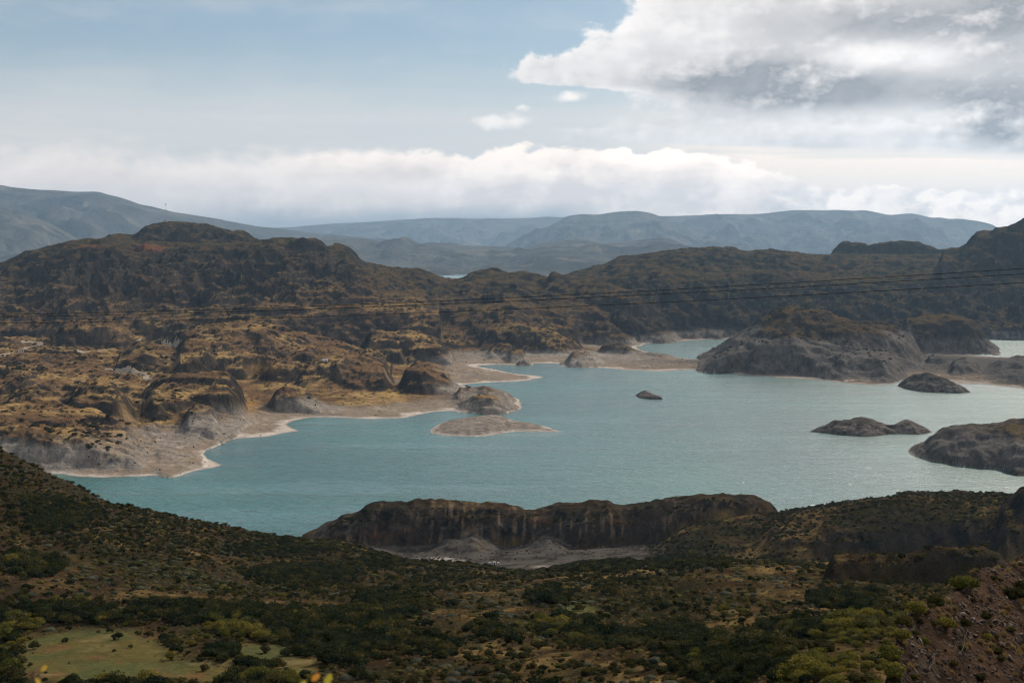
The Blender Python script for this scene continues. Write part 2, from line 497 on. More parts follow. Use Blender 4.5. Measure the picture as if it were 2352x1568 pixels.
mass('prom_end', P2([(340, 1052), (400, 1048), (440, 1050), (470, 1058), (495, 1067)], 1330), [(340, 1084, 1240), (390, 1084, 1228), (450, 1080), (495, 1072)], a=1.1, c=1.0, wb=60, drop=5, taper=30)
mass('dome_l', P2([(330, 892), (342, 886), (396, 868), (450, 870), (504, 864), (529, 871), (554, 904), (576, 938), (586, 963)], (1780, 1700)), P2([(330, 912), (420, 925), (490, 956), (540, 966), (586, 970)], 1600), a=2.3, c=2.0, wb=130, taper=8)
mass('rock_l1', P2([(404, 960), (415, 952), (450, 940), (486, 942), (511, 962), (522, 988)], 1560), P2([(404, 985), (450, 992), (522, 996)], 1465), a=1.5, c=1.3, wb=90, taper=22)
mass('dome_beach', P2([(600, 930), (615, 912), (634, 897), (662, 891), (702, 906), (738, 924), (792, 935), (847, 950), (868, 958)], 1760), [(600, 942, 1700), (700, 952, 1680), (740, 958), (800, 960), (868, 962)], a=2.1, c=1.8, wb=70, taper=8)
for nm, pts, D0, D1 in (
    ('hump_a', [(150, 905), (200, 884), (262, 893), (300, 925), (325, 955)], 1640, 1560),
    ('hump_b', [(-60, 850), (20, 840), (90, 845), (150, 858)], 1950, 1880),
    ('hump_c', [(270, 812), (330, 796), (420, 812), (480, 846), (505, 872)], 2120, 2010),
    ('hump_d', [(20, 912), (70, 900), (130, 908), (165, 928)], 1600, 1540),
    ('hump_e', [(230, 775), (280, 764), (330, 772), (360, 790)], 2420, 2350),
    ('hump_f', [(470, 760), (510, 745), (540, 760), (550, 790)], 2330, 2290)):
    mass(nm, P2(pts, D0), P2([(p[0], p[1] + (22 if i not in (0, len(pts) - 1) else 12)) for i, p in enumerate(pts)], D1), a=2, c=1.6, wb=90, drop=12)
# sand bar rocks and the great islanded hill
mass('bar_rock1', P2([(1352, 812), (1372, 800), (1393, 794), (1437, 796), (1465, 807), (1509, 812), (1540, 817), (1568, 825)], (2660, 2560)), P2([(1352, 815), (1450, 818), (1568, 828)], (2610, 2530)), a=2, c=1.7, wb=50, taper=10)
mass('bar_rock2', P2([(1288, 818), (1300, 809), (1314, 806), (1365, 816), (1395, 832), (1412, 845)], 2450), P2([(1288, 834), (1340, 841), (1412, 847)], 2365), a=2, c=1.7, wb=60, taper=10)
mass('pale_rock1', P2([(1108, 808), (1125, 799), (1141, 792), (1174, 790), (1192, 797), (1200, 806)], 2560), P2([(1108, 810), (1200, 812)], 2520), a=2, c=1.7, wb=40, taper=10)
mass('pale_rock2', P2([(1158, 815), (1185, 801), (1206, 803), (1216, 814)], 2500), P2([(1158, 818), (1216, 819)], 2460), a=2, c=1.7, wb=40, taper=10)
mass('bar_rock3', P2([(1176, 832), (1203, 825), (1232, 835)], 2420), P2([(1176, 836), (1232, 838)], 2400), a=2, c=1.7, wb=30, taper=10)
ISL_SH = [(1630, 846), (1649, 850), (1692, 859), (1757, 864), (1865, 870), (1937, 878), (1991, 882), (2038, 882), (2070, 876), (2125, 866)]
mass('isle_top', P2([(1600, 824), (1646, 806), (1678, 780), (1707, 762), (1736, 744), (1754, 725), (1779, 711), (1808, 706), (1851, 713), (1894, 717), (1937, 733), (1973, 744), (2027, 751), (2063, 765), (2096, 787), (2112, 808), (2122, 830)], 2520),
     P2([(1600, 828), (1700, 830), (1830, 800), (1950, 810), (2122, 840)], 2290), a=1.9, c=1.5, wb=170, taper=6)
mass('isle_front', P2([(1690, 852), (1707, 840), (1740, 812), (1757, 801), (1815, 790), (1870, 803), (1973, 813), (2027, 805), (2067, 830), (2096, 857), (2108, 868)], 2275), ISL_SH, a=1.7, c=1.45, wb=90, drop=18, taper=10)
mass('isle_mid', P2([(1820, 764), (1840, 754), (1883, 746), (1950, 748), (2045, 768), (2099, 794), (2112, 810)], 2410), P2([(1820, 782), (1950, 800), (2112, 822)], 2340), a=2.4, c=2.2, wb=70, drop=12)
mass('isle_toe', P2([(1618, 838), (1640, 828), (1670, 822), (1700, 836), (1720, 852)], 2360), [(1618, 845), (1660, 851), (1720, 860)], a=1.6, c=1.2, wb=60, drop=8)
mass('isle_back', P2([(2050, 745), (2065, 735), (2117, 728), (2171, 729), (2225, 736), (2254, 754), (2276, 787), (2297, 803), (2322, 810)], 2760), P2([(2050, 785), (2150, 799), (2322, 814)], 2640), a=2.2, c=1.9, wb=120, taper=8)
mass('shore_r1', P2([(2112, 832), (2139, 817), (2171, 819), (2192, 834)], 2360), P2([(2112, 840), (2192, 842)], 2320), a=2, c=1.7, wb=50, taper=10)
mass('shore_r2', P2([(2163, 852), (2189, 831), (2218, 825), (2254, 837), (2272, 858)], 2275), P2([(2163, 862), (2272, 866)], 2200), a=2, c=1.7, wb=60, taper=10)
mass('shore_r3', P2([(2238, 876), (2268, 848), (2297, 831), (2333, 826), (2370, 823), (2500, 820), (2900, 800)], 2270), [(2238, 880), (2300, 884), (2352, 890), (2900, 905)], a=2, c=1.6, wb=120, taper=10)
mass('head_r', P2([(2078, 1045), (2110, 1030), (2127, 1023), (2132, 1016), (2150, 1003), (2171, 993), (2196, 988), (2222, 986), (2261, 989), (2326, 987), (2352, 986), (2600, 970), (3200, 950)], 1375),
     [(2078, 1044), (2114, 1058), (2128, 1063), (2225, 1071), (2297, 1077), (2333, 1086), (2500, 1095), (3200, 1100)], a=2.1, c=1.8, wb=150, taper=4, sig=1.6)

# ---- foreground masses
NEAR = 'near'
mass('front_bluff', P2([(690, 1240), (720, 1226), (752, 1206), (774, 1191), (799, 1180), (825, 1173), (843, 1159), (864, 1153), (915, 1155), (969, 1147), (1005, 1150), (1077, 1155), (1149, 1160), (1221, 1173),
     (1249, 1169), (1311, 1157), (1365, 1151), (1401, 1151), (1417, 1162), (1455, 1162), (1505, 1155), (1560, 1148), (1595, 1141), (1642, 1135), (1700, 1136), (1739, 1142), (1764, 1155), (1782, 1173), (1800, 1200), (1815, 1240)], 905),
     P2([(690, 1246), (752, 1232), (860, 1238), (1000, 1246), (1150, 1252), (1300, 1258), (1450, 1264), (1600, 1262), (1700, 1256), (1815, 1252)], 870), a=2.6, c=2.3, wb=55, taper=6, sig=2.0, zone=NEAR)
mass('scree', P2([(700, 1246), (760, 1236), (860, 1242), (920, 1252), (980, 1250), (1040, 1236), (1088, 1226), (1125, 1240), (1165, 1254), (1205, 1248), (1257, 1228), (1295, 1240), (1340, 1256), (1450, 1258), (1540, 1252), (1600, 1262)], 874),
     [(700, 1262, 840), (860, 1270, 838), (960, 1272, 848), (1030, 1284, 826), (1090, 1290, 812), (1150, 1276, 845), (1200, 1290, 815), (1260, 1304, 792), (1320, 1290, 815), (1370, 1276, 846), (1450, 1276, 842), (1600, 1276, 835)], a=1.0, c=1.0, wb=40, drop=2, taper=20, zone=NEAR)
mass('bluff_shoulder', P2([(1500, 1270), (1530, 1240), (1570, 1215), (1640, 1200), (1720, 1206), (1780, 1225), (1830, 1240)], 840), P2([(1500, 1282), (1600, 1284), (1830, 1280)], 760), a=1.6, c=1.2, wb=40, drop=8, zone=NEAR)
mass('east_face', P2([(1722, 1286), (1750, 1262), (1793, 1232), (1865, 1216), (1937, 1202), (2045, 1184), (2189, 1176), (2300, 1180), (2600, 1170), (3200, 1150)], 742), P2([(1722, 1290), (1865, 1292), (2009, 1284), (2352, 1276), (3200, 1270)], 712), a=2.3, c=2.0, wb=120, drop=10, taper=8, zone=NEAR)
mass('east_top', P2([(1740, 1230), (1782, 1206), (1818, 1200), (1865, 1191), (1937, 1180), (2009, 1173), (2081, 1168), (2139, 1162), (2207, 1166), (2261, 1169), (2297, 1173), (2600, 1165), (3200, 1140)], 800), P2([(1740, 1250), (1865, 1216), (2045, 1184), (2189, 1178), (3200, 1160)], 748), a=1.4, c=1.0, wb=60, taper=8, zone=NEAR)
mass('east_rock', P2([(2286, 1180), (2300, 1168), (2314, 1160), (2330, 1148), (2336, 1136), (2345, 1126), (2360, 1122), (2500, 1090), (3200, 1060)], 735), P2([(2286, 1190), (3200, 1200)], 712), a=1.8, c=1.5, wb=60, taper=26, zone=NEAR)
mass('dark_bluff', P2([(1880, 1290), (1905, 1285), (1937, 1284), (1991, 1281), (2045, 1279), (2088, 1276), (2117, 1270), (2171, 1270), (2225, 1264), (2261, 1263), (2290, 1271), (2314, 1292), (2345, 1320)], 402),
     P2([(1880, 1294), (1973, 1330), (2045, 1350), (2189, 1356), (2345, 1340)], 394), a=2.4, c=2.2, wb=26, taper=34, sig=2, zone=NEAR)

# ---- foreground sheet: depth/height lines from the photographer's feet to the far rim
SHEET = [
    [(-900, 1.0, 198.5), (3300, 1.0, 198.5)],
    [(-900, 4.0, 197.4), (3300, 4.0, 197.6)],
    [(-900, 12.0, 192.0), (1500, 12.0, 192.0), (2100, 12.0, 193.0), (2352, 12, 194.5), (3300, 12.0, 195.5)],
    [(-900, 55.0, 160.0), (1200, 55.0, 162.0), (1800, 55.0, 172.0), (2040, 55.0, 176.0), (2352, 55.0, 180.0), (3300, 55, 186.0)],
    [(-900, 130.0, 136.0), (1176, 130.0, 140.0), (1700, 130.0, 150.0), (1900, 128.0, 158.5), (2100, 125.0, 158), (3300, 125, 166)],
]


def yz(X, Y, D):
    return (X, D, CAMZ - (Y - HOR) / FPX * D)


SHEET += [
    [yz(-900, 1568, 262), yz(0, 1568, 262), yz(500, 1565, 262), yz(1176, 1560, 250), yz(1600, 1520, 235), yz(1900, 1470, 220), yz(2100, 1450, 220), yz(2352, 1440, 220), yz(3300, 1430, 220)],
    [yz(-900, 1445, 340), yz(0, 1438, 340), yz(200, 1432, 342), yz(420, 1432, 342), yz(700, 1436, 340), yz(1176, 1436, 335), yz(1600, 1425, 330), yz(1900, 1398, 325), yz(2100, 1385, 325), yz(2352, 1375, 325), yz(3300, 1360, 325)],
    [yz(-900, 1180, 450), yz(0, 1225, 450), yz(250, 1285, 450), yz(600, 1345, 460), yz(860, 1352, 480), yz(1176, 1362, 440), yz(1505, 1345, 420), yz(1613, 1335, 400), yz(1883, 1335, 395), yz(2100, 1352, 378), yz(2352, 1345, 378), yz(3300, 1330, 378)],
    [yz(-900, 900, 540), yz(-200, 955, 545), yz(0, 1024, 550), yz(40, 1052, 552), yz(100, 1084, 560), yz(180, 1120, 575), yz(250, 1158, 590), yz(330, 1170, 610), yz(400, 1187, 630), yz(520, 1208, 650), yz(600, 1225, 670), yz(640, 1238, 690), yz(752, 1246, 700),
     yz(806, 1247, 700), yz(860, 1264, 700), yz(932, 1288, 690), yz(1059, 1295, 690), yz(1113, 1302, 690), yz(1185, 1314, 690), yz(1221, 1318, 690), yz(1275, 1307, 690), yz(1329, 1293, 670), yz(1437, 1284, 640), yz(1505, 1300, 600),
     yz(1560, 1296, 540), yz(1613, 1288, 490), yz(1732, 1284, 470), yz(1883, 1291, 455), yz(1955, 1318, 440), yz(2100, 1330, 430), yz(2352, 1330, 430), yz(3300, 1320, 430)],
]
DS = [np.stack([gsm(np.interp(XT, [p[0] for p in L], [p[i] for p in L]), 4.0) for i in (1, 2)]) for L in SHEET]
rimD, rimZ = DS[-1]
basin = gsm(np.interp(XT, [-1500, 300, 600, 760, 1000, 1500, 1750, 2352, 3900], [-14, -10, 6, 17, 21, 26, 36, 38, 38]), 10)
DS.append(np.stack([rimD * 0.7 + 790 * 0.3, np.minimum(rimZ * 0.55 + basin * 0.45, rimZ - 3)]))
DS.append(np.stack([np.full_like(rimD, 790.0), np.minimum(basin, rimZ - 4)]))
DS.append(np.stack([np.full_like(rimD, 862.0), np.minimum(basin - 8 * sstep(700, 900, XT) * (1 - sstep(1480, 1620, XT)), rimZ - 6)]))
DS.append(np.stack([np.full_like(rimD, 955.0), np.where(XT > 1000, 1.0, 2.0) * 1.0]))
DS.append(np.stack([np.full_like(rimD, 1000.0), np.full_like(rimD, -6.0)]))
DS.append(np.stack([np.full_like(rimD, 1200.0), np.full_like(rimD, -20.0)]))


def sheet_z(X, D):
    z = np.full(X.shape, -20.0)
    Ds = [np.interp(X, XT, q[0]) for q in DS]
    Zs = [np.interp(X, XT, q[1]) for q in DS]
    # smooth slopes (finite-difference tangents, Hermite)
    n = len(Ds)
    sl = [(Zs[i + 1] - Zs[i]) / np.maximum(Ds[i + 1] - Ds[i], 1e-3) for i in range(n - 1)]
    tg = [sl[0]] + [np.where(sl[i - 1] * sl[i] > 0, 2 * sl[i - 1] * sl[i] / (sl[i - 1] + sl[i] + 1e-9), 0.0) for i in range(1, n - 1)] + [sl[-1]]
    for i in range(n - 1):
        w = np.maximum(Ds[i + 1] - Ds[i], 1e-3)
        t = (D - Ds[i]) / w
        m = (t >= 0) & (t <= 1)
        t2, t3 = t * t, t * t * t
        zz = (2 * t3 - 3 * t2 + 1) * Zs[i] + (t3 - 2 * t2 + t) * w * tg[i] + (-2 * t3 + 3 * t2) * Zs[i + 1] + (t3 - t2) * w * tg[i + 1]
        z = np.where(m, zz, z)
    z = np.where(D < Ds[0], Zs[0], z)
    return z


# ---- shore outlines of the low land (bearing column, row on the water plane)
def wp(X, Y):
    D = CAMZ * FPX / (Y - HOR)
    return ((X - CX) / FPX * D, D)


SHORE = [
    # west and north mainland
    [(-1500, 1075), (-300, 1075), (0, 1078), (110, 1086), (165, 1094), (240, 1098), (330, 1095), (410, 1088), (470, 1078), (500, 1071), (508, 1068), (495, 1060), (475, 1048), (460, 1040), (455, 1033), (465, 1022), (478, 1016),
     (530, 1009), (600, 1004), (650, 996), (688, 989), (670, 981), (663, 973), (680, 964), (720, 958), (760, 959), (852, 962), (930, 961), (960, 952), (1000, 946), (1070, 943), (1120, 950), (1160, 948), (1194, 942), (1199, 925),
     (1190, 914), (1120, 900), (1060, 884), (1100, 880), (1180, 876), (1220, 872), (1251, 866), (1235, 863), (1200, 860), (1150, 852), (1110, 843), (1095, 839), (1140, 838), (1190, 838), (1230, 834), (1275, 834), (1321, 840), (1400, 846),
     (1437, 849), (1509, 853), (1580, 849), (1649, 851), (1692, 860), (1757, 865), (1865, 871), (1937, 879), (1991, 883), (2038, 883), (2075, 874), (2120, 868), (2160, 874), (2207, 881), (2261, 882), (2297, 886), (2352, 893), (3400, 915),
     (3400, 830), (2400, 822), (2300, 820), (2150, 812), (2060, 806), (1950, 812), (1800, 812), (1700, 806), (1650, 812), (1595, 825), (1560, 822), (1520, 812), (1480, 806), (1462, 798), (1480, 790), (1520, 787), (1568, 783), (1640, 779),
     (1760, 776), (2000, 776), (2352, 779), (3400, 785), (3400, 676), (2100, 680), (-1500, 680)],
]
SHORE_W = [np.array([wp(*p) for p in S]) for S in SHORE]


def poly_sdf(x, y, P):
    """signed distance, positive inside"""
    d2 = np.full(x.shape, 1e18)
    ins = np.zeros(x.shape, bool)
    n = len(P)
    for i in range(n):
        ax, ay = P[i]
        bx, by = P[(i + 1) % n]
        ex, ey = bx - ax, by - ay
        L = ex * ex + ey * ey + 1e-9
        t = np.clip(((x - ax) * ex + (y - ay) * ey) / L, 0, 1)
        d2 = np.minimum(d2, (x - ax - t * ex) ** 2 + (y - ay - t * ey) ** 2)
        if ay != by:
            ins ^= ((ay > y) != (by > y)) & (x < (bx - ax) * (y - ay) / (by - ay) + ax)
    d = np.sqrt(d2)
    return np.where(ins, d, -d)


def low_land(x, y):
    xw = x + 6 * fbm(x / 60, y / 60, 71, 3)
    yw = y + 10 * fbm(x / 60, y / 60, 77, 3)
    st = 3
    jj = np.unique(np.append(np.arange(0, x.shape[0], st), x.shape[0] - 1))
    ii = np.unique(np.append(np.arange(0, x.shape[1], st), x.shape[1] - 1))
    sc0 = poly_sdf(xw[np.ix_(jj, ii)], yw[np.ix_(jj, ii)], SHORE_W[0])
    fj = np.interp(np.arange(x.shape[0]), jj, np.arange(len(jj)))
    fi = np.interp(np.arange(x.shape[1]), ii, np.arange(len(ii)))
    j0 = np.minimum(fj.astype(int), len(jj) - 2)
    i0 = np.minimum(fi.astype(int), len(ii) - 2)
    vj, ui = (fj - j0)[:, None], (fi - i0)[None, :]
    s = ((sc0[j0][:, i0] * (1 - ui) + sc0[j0][:, i0 + 1] * ui) * (1 - vj) + (sc0[j0 + 1][:, i0] * (1 - ui) + sc0[j0 + 1][:, i0 + 1] * ui) * vj)
    hb = np.where(s > 0, 11 * (1 - np.exp(-np.maximum(s, 0) / 190.0)) + 0.022 * np.maximum(s - 150, 0), 0.10 * s)
    return np.maximum(hb, -15.0), s


def to_px(x, y, z):
    return CX + FPX * x / y, HOR + (CAMZ - z) * FPX / y


class Sheet:
    """a relief grid with bearing columns and depth rows, so that detail is even over the view"""
    def __init__(self, b, ys, near):
        self.b, self.ys = b, ys
        B, Y = np.meshgrid(b, ys)
        self.x, self.y = B * Y, Y
        self.near = near

    def sample(self, x, y, arr=None):
        arr = self.z if arr is None else arr
        b = np.asarray(x) / np.asarray(y)
        fi = np.clip(np.interp(b, self.b, np.arange(len(self.b))), 0, len(self.b) - 1.001)
        fj = np.clip(np.interp(y, self.ys, np.arange(len(self.ys))), 0, len(self.ys) - 1.001)
        i, j = fi.astype(int), fj.astype(int)
        u, v = fi - i, fj - j
        return (arr[j, i] * (1 - u) * (1 - v) + arr[j, i + 1] * u * (1 - v) + arr[j + 1, i] * (1 - u) * v + arr[j + 1, i + 1] * u * v)

    def hit(self, X, Y):
        """first ground point met when looking along picture column X, row Y"""
        b = (X - CX) / FPX
        zc = self.sample(b * self.ys, self.ys)
        yp = HOR + (CAMZ - zc) * FPX / self.ys
        ok = np.nonzero((yp <= Y) & (self.ys > 8))[0]
        if len(ok) == 0:
            return None
        j = ok[0]
        D = self.ys[j]
        if j > 0 and yp[j - 1] > Y:
            t = (yp[j - 1] - Y) / (yp[j - 1] - yp[j] + 1e-9)
            D = self.ys[j - 1] + t * (self.ys[j] - self.ys[j - 1])
        x = b * D
        return x, D, float(self.sample(np.array([x]), np.array([D]))[0])


def slopes(S):
    z = S.z
    dzb = np.gradient(z, axis=1) / np.gradient(S.x, axis=1)
    dzy = np.gradient(z, axis=0) / np.gradient(S.y, axis=0)
    return np.sqrt(dzb ** 2 + dzy ** 2), dzb, dzy


# ---- middle distance
MID = Sheet(np.linspace(-0.46, 0.46, 1080), np.exp(np.linspace(math.log(1190.0), math.log(5600.0), 740)), False)


def relief_mid(S):
    x, y = S.x, S.y
    wx = fbm(x / 170, y / 170, 5, 5, 0.6)
    wy = fbm(x / 170, y / 170, 15, 5, 0.6)
    X = CX + FPX * x / y + 11.0 * wx
    D = y * (1 + 0.030 * wy)
    h, s = low_land(x, y)
    gul = 0.30 * (ridged(x / 95 + 0.5 * wy, y / 210 + 0.4 * wx, 25, 4) - 0.62) + 0.16 * wx
    for M in MASS:
        if M['zone'] == 'hills':
            h = eval_mass(M, X, D, h, 6.0, gul)
    land = sstep(3.0, 26.0, h)
    land2 = sstep(0.6, 9.0, h)
    xw, yw = x + 45 * wx, y + 45 * wy
    d1 = domes(xw, yw, 150.0, 31, 1.5, 0.85, 0.75)
    d2 = domes(xw + 40, yw, 62.0, 41, 1.5, 0.8, 0.8)
    d3 = domes(xw, yw + 9, 27.0, 51, 1.5, 0.8, 0.8)
    d4 = domes(xw, yw, 12.0, 61, 1.4, 0.9, 0.7)
    am = 0.45 + 0.55 * sstep(-0.25, 0.3, fbm(x / 420, y / 420, 9, 3))
    h = h + land * am * (10.0 * (d1 - 0.30) + 9.0 * (d2 - 0.3)) + land * am * 6.5 * (d3 - 0.3) + land2 * 3.6 * (d4 - 0.25)
    rg = ridged(xw / 70, yw / 70, 97, 4) - 0.6
    h = h + land * (6.0 * fbm(x / 45, y / 45, 91, 5) + 2.0 * rg) + land2 * 1.6 * fbm(x / 11, y / 11, 95, 3)
    # rock ledges: benches and risers that wander with the relief
    stp = 15.0
    wv_ = 9.0 * fbm(x / 130, y / 130, 261, 3) + 3.0 * fbm(x / 35, y / 35, 265, 3)
    q = (h + wv_) / stp
    ter = (np.floor(q) + sstep(0.30, 0.92, q - np.floor(q))) * stp - wv_
    q2 = (h + 0.6 * wv_) / 5.5
    ter2 = (np.floor(q2) + sstep(0.25, 0.85, q2 - np.floor(q2))) * 5.5 - 0.6 * wv_
    kl = land * sstep(-0.3, 0.2, fbm(x / 300, y / 300, 271, 3))
    h = h + kl * (0.34 * (ter - h) + 0.16 * (ter2 - h))
    # old shoreline terraces in the bleached belt
    tz = 2.6
    q = h / tz
    terr = (np.floor(q) + sstep(0.15, 0.95, q - np.floor(q))) * tz
    k = sstep(0.8, 3.0, h) * (1 - sstep(9, 17, h)) * 0.75
    h = h * (1 - k) + terr * k
    S.z = h
    S.s = s
    S.d = (d1, d2, d3, d4)


relief_mid(MID)

# ---- foreground
def fore_rows():
    y = np.exp(np.linspace(math.log(1.5), math.log(1195.0), 6000))
    w = np.where(y < 50, 0.30, np.where(y < 120, 1.0, 1.0))
    for lo, hi, k in ((386, 410, 4.0), (705, 765, 4.0), (850, 925, 6.0), (790, 850, 2.0), (960, 1200, 0.25)):
        w = np.where((y > lo) & (y < hi), k, w)
    c = np.cumsum(w)
    return np.interp(np.linspace(c[0], c[-1], 560), c, y)


FORE = Sheet(np.concatenate([np.linspace(-0.47, 0.18, 430), np.linspace(0.1815, 0.50, 300)]),
             fore_rows(), True)
# the stony slope beside the photographer
NEAR_CREST = [(1975, 2300, 50), (2012, 1800, 53), (2038, 1590, 55), (2052, 1526, 57), (2060, 1483, 60), (2067, 1437, 63), (2088, 1418, 66), (2120, 1404, 69), (2153, 1392, 72), (2189, 1363, 76), (2210, 1350, 79), (2232, 1335, 82), (2261, 1328, 84), (2297, 1305, 88),
              (2352, 1285, 93), (2500, 1225, 100), (3300, 1000, 100)]
mass('stony_slope', NEAR_CREST, [(2000, 2400, 30), (2060, 2000, 34), (2200, 1760, 36), (2352, 1640, 36), (3300, 1350, 34)], a=1.25, c=1.0, wb=16, taper=2, sig=1.2, zone='stony')


def relief_near(S):
    x, y = S.x, S.y
    sc_ = sstep(80, 400, y)
    wx = fbm(x / 70, y / 70, 105, 4)
    wy = fbm(x / 70, y / 70, 115, 4)
    X = CX + FPX * x / y + (2 + 8 * sc_) * wx
    D = y * (1 + (0.004 + 0.008 * sc_) * wy)
    gul = 0.26 * (ridged(x / 75 + 0.9 * wy, y / 90, 165, 4) - 0.62) + 0.26 * fbm(x / 15, y / 15, 167, 4)
    h = sheet_z(X, D)
    base = h.copy()
    for M in MASS:
        if M['zone'] == 'near':
            h = eval_mass(M, X, D, h, 1.0, gul)
    rocky = sstep(2, 8, h - base)
    n = 2.4 * fbm(x / 85, y / 85, 121, 4) + 0.9 * fbm(x / 22, y / 22, 131, 4)
    meadow = np.zeros_like(h)
    px, py = to_px(x, y, h)
    for (mx, my, rx, ry) in MEADOWS:
        meadow = np.maximum(meadow, 1 - sstep(0.7, 1.25, np.sqrt(((px - mx) / rx) ** 2 + ((py - my) / ry) ** 2) + 0.25 * wx))
    S.meadow = meadow
    amp = sstep(100, 260, y) * (1 - 0.8 * meadow) * sstep(-4, 4, h)
    pale = (1 - sstep(16, 30, np.abs(py - 1284))) * sstep(880, 960, px) * (1 - sstep(1330, 1420, px)) * sstep(760, 780, y) * (1 - sstep(870, 890, y))
    S.flat = pale
    h = h + n * amp * (1 - 0.75 * pale)
    d1 = domes(x + 12 * wx, y + 12 * wy, 34.0, 141, 1.2, 0.9, 0.75)
    d2 = domes(x + 5 * wx, y, 13.0, 151, 1.1, 0.9, 0.8)
    rk = ridged(x / 17 + 0.6 * wy, y / 60, 161, 4)          # upright ribs in the cliff faces
    h = h + rocky * (2.2 * (d1 - 0.3) + 1.8 * (d2 - 0.3) + 1.6 * (rk - 0.55) + 1.2 * fbm(x / 7, y / 7, 169, 3)) * sstep(300, 600, y)
    h = h + rocky * (1.6 * (d2 - 0.3) + 0.9 * (rk - 0.5)) * (1 - sstep(300, 600, y))
    wv_ = 3.0 * fbm(x / 40, y / 40, 175, 3) + 1.2 * fbm(x / 11, y / 11, 177, 3)
    q = (h + wv_) / 5.0
    ter = (np.floor(q) + sstep(0.30, 0.90, q - np.floor(q))) * 5.0 - wv_
    h = h + 0.28 * rocky * sstep(500, 700, y) * (ter - h)
    # stony slope
    X = X + 34.0 * fbm(x / 3.0, y / 7, 183, 5, 0.6) * sstep(120, 60, y)
    h2 = np.full_like(h, -500.0)
    for M in MASS:
        if M['zone'] == 'stony':
            h2 = eval_mass(M, X, D, h2, 0.3)
    st = h2 > h
    r2 = 0.9 * fbm(x / 9, y / 9, 171, 4) + 0.35 * ridged(x / 2.6, y / 2.6, 181, 3) + 0.5 * domes(x, y, 4.0, 191, 1.2, 1.0, 0.6)
    h = np.maximum(h, h2 + r2 * 0.75 - 0.35)
    S.stony = st.astype(float)
    S.rocky = rocky
    S.z = h


MEADOWS = [(225, 1502, 210, 62), (600, 1500, 95, 26), (690, 1530, 60, 20), (1700, 1474, 110, 14), (1935, 1420, 60, 20), (1330, 1405, 40, 16), (330, 1545, 250, 30)]
relief_near(FORE)

# ------------------------------------------------------------------ mesh helpers
def grid_mesh(name, S, rgb, extra=None):
    nr, nc = S.z.shape
    v = np.stack([S.x, S.y, S.z], -1).reshape(-1, 3).astype(np.float32)
    idx = np.arange(nr * nc).reshape(nr, nc)
    f = np.stack([idx[:-1, :-1], idx[:-1, 1:], idx[1:, 1:], idx[1:, :-1]], -1).reshape(-1, 4)
    return raw_mesh(name, v, f, rgb.reshape(-1, 3) if rgb is not None else None, extra)


def raw_mesh(name, v, f, rgb=None, extra=None, smooth=True):
    v = np.asarray(v, np.float32)
    f = np.asarray(f, np.int32)
    me = bpy.data.meshes.new(name)
    k = f.shape[1]
    me.vertices.add(len(v))
    me.vertices.foreach_set('co', v.ravel())
    me.loops.add(f.size)
    me.loops.foreach_set('vertex_index', f.ravel())
    me.polygons.add(len(f))
    me.polygons.foreach_set('loop_start', np.arange(0, f.size, k, dtype=np.int32))
    me.polygons.foreach_set('loop_total', np.full(len(f), k, np.int32))
    if smooth:
        me.polygons.foreach_set('use_smooth', np.ones(len(f), bool))
    me.update()
    me.validate()
    if rgb is not None:
        a = me.color_attributes.new('tint', 'FLOAT_COLOR', 'POINT')
        c = np.ones((len(v), 4), np.float32)
        c[:, :3] = rgb
        a.data.foreach_set('color', c.ravel())
    for nm, arr in (extra or {}).items():
        a = me.attributes.new(nm, 'FLOAT', 'POINT')
        a.data.foreach_set('value', np.asarray(arr, np.float32).ravel())
    return me


def link(name, me, mat=None, parent=None, **props):
    o = bpy.data.objects.new(name, me)
    col.objects.link(o)
    if mat is not None and me is not None and len(me.materials) == 0:
        me.materials.append(mat)
    if parent is not None:
        o.parent = parent
    for k, v in props.items():
        o[k] = v
    return o


def lerp(a, b, t):
    t = np.clip(t, 0, 1)[..., None]
    return a * (1 - t) + np.asarray(b) * t


# ------------------------------------------------------------------ materials
def new_mat(name):
    m = bpy.data.materials.new(name)
    m.use_nodes = True
    T = NT(m.node_tree)
    p = T.n['Principled BSDF']
    return m, T, p


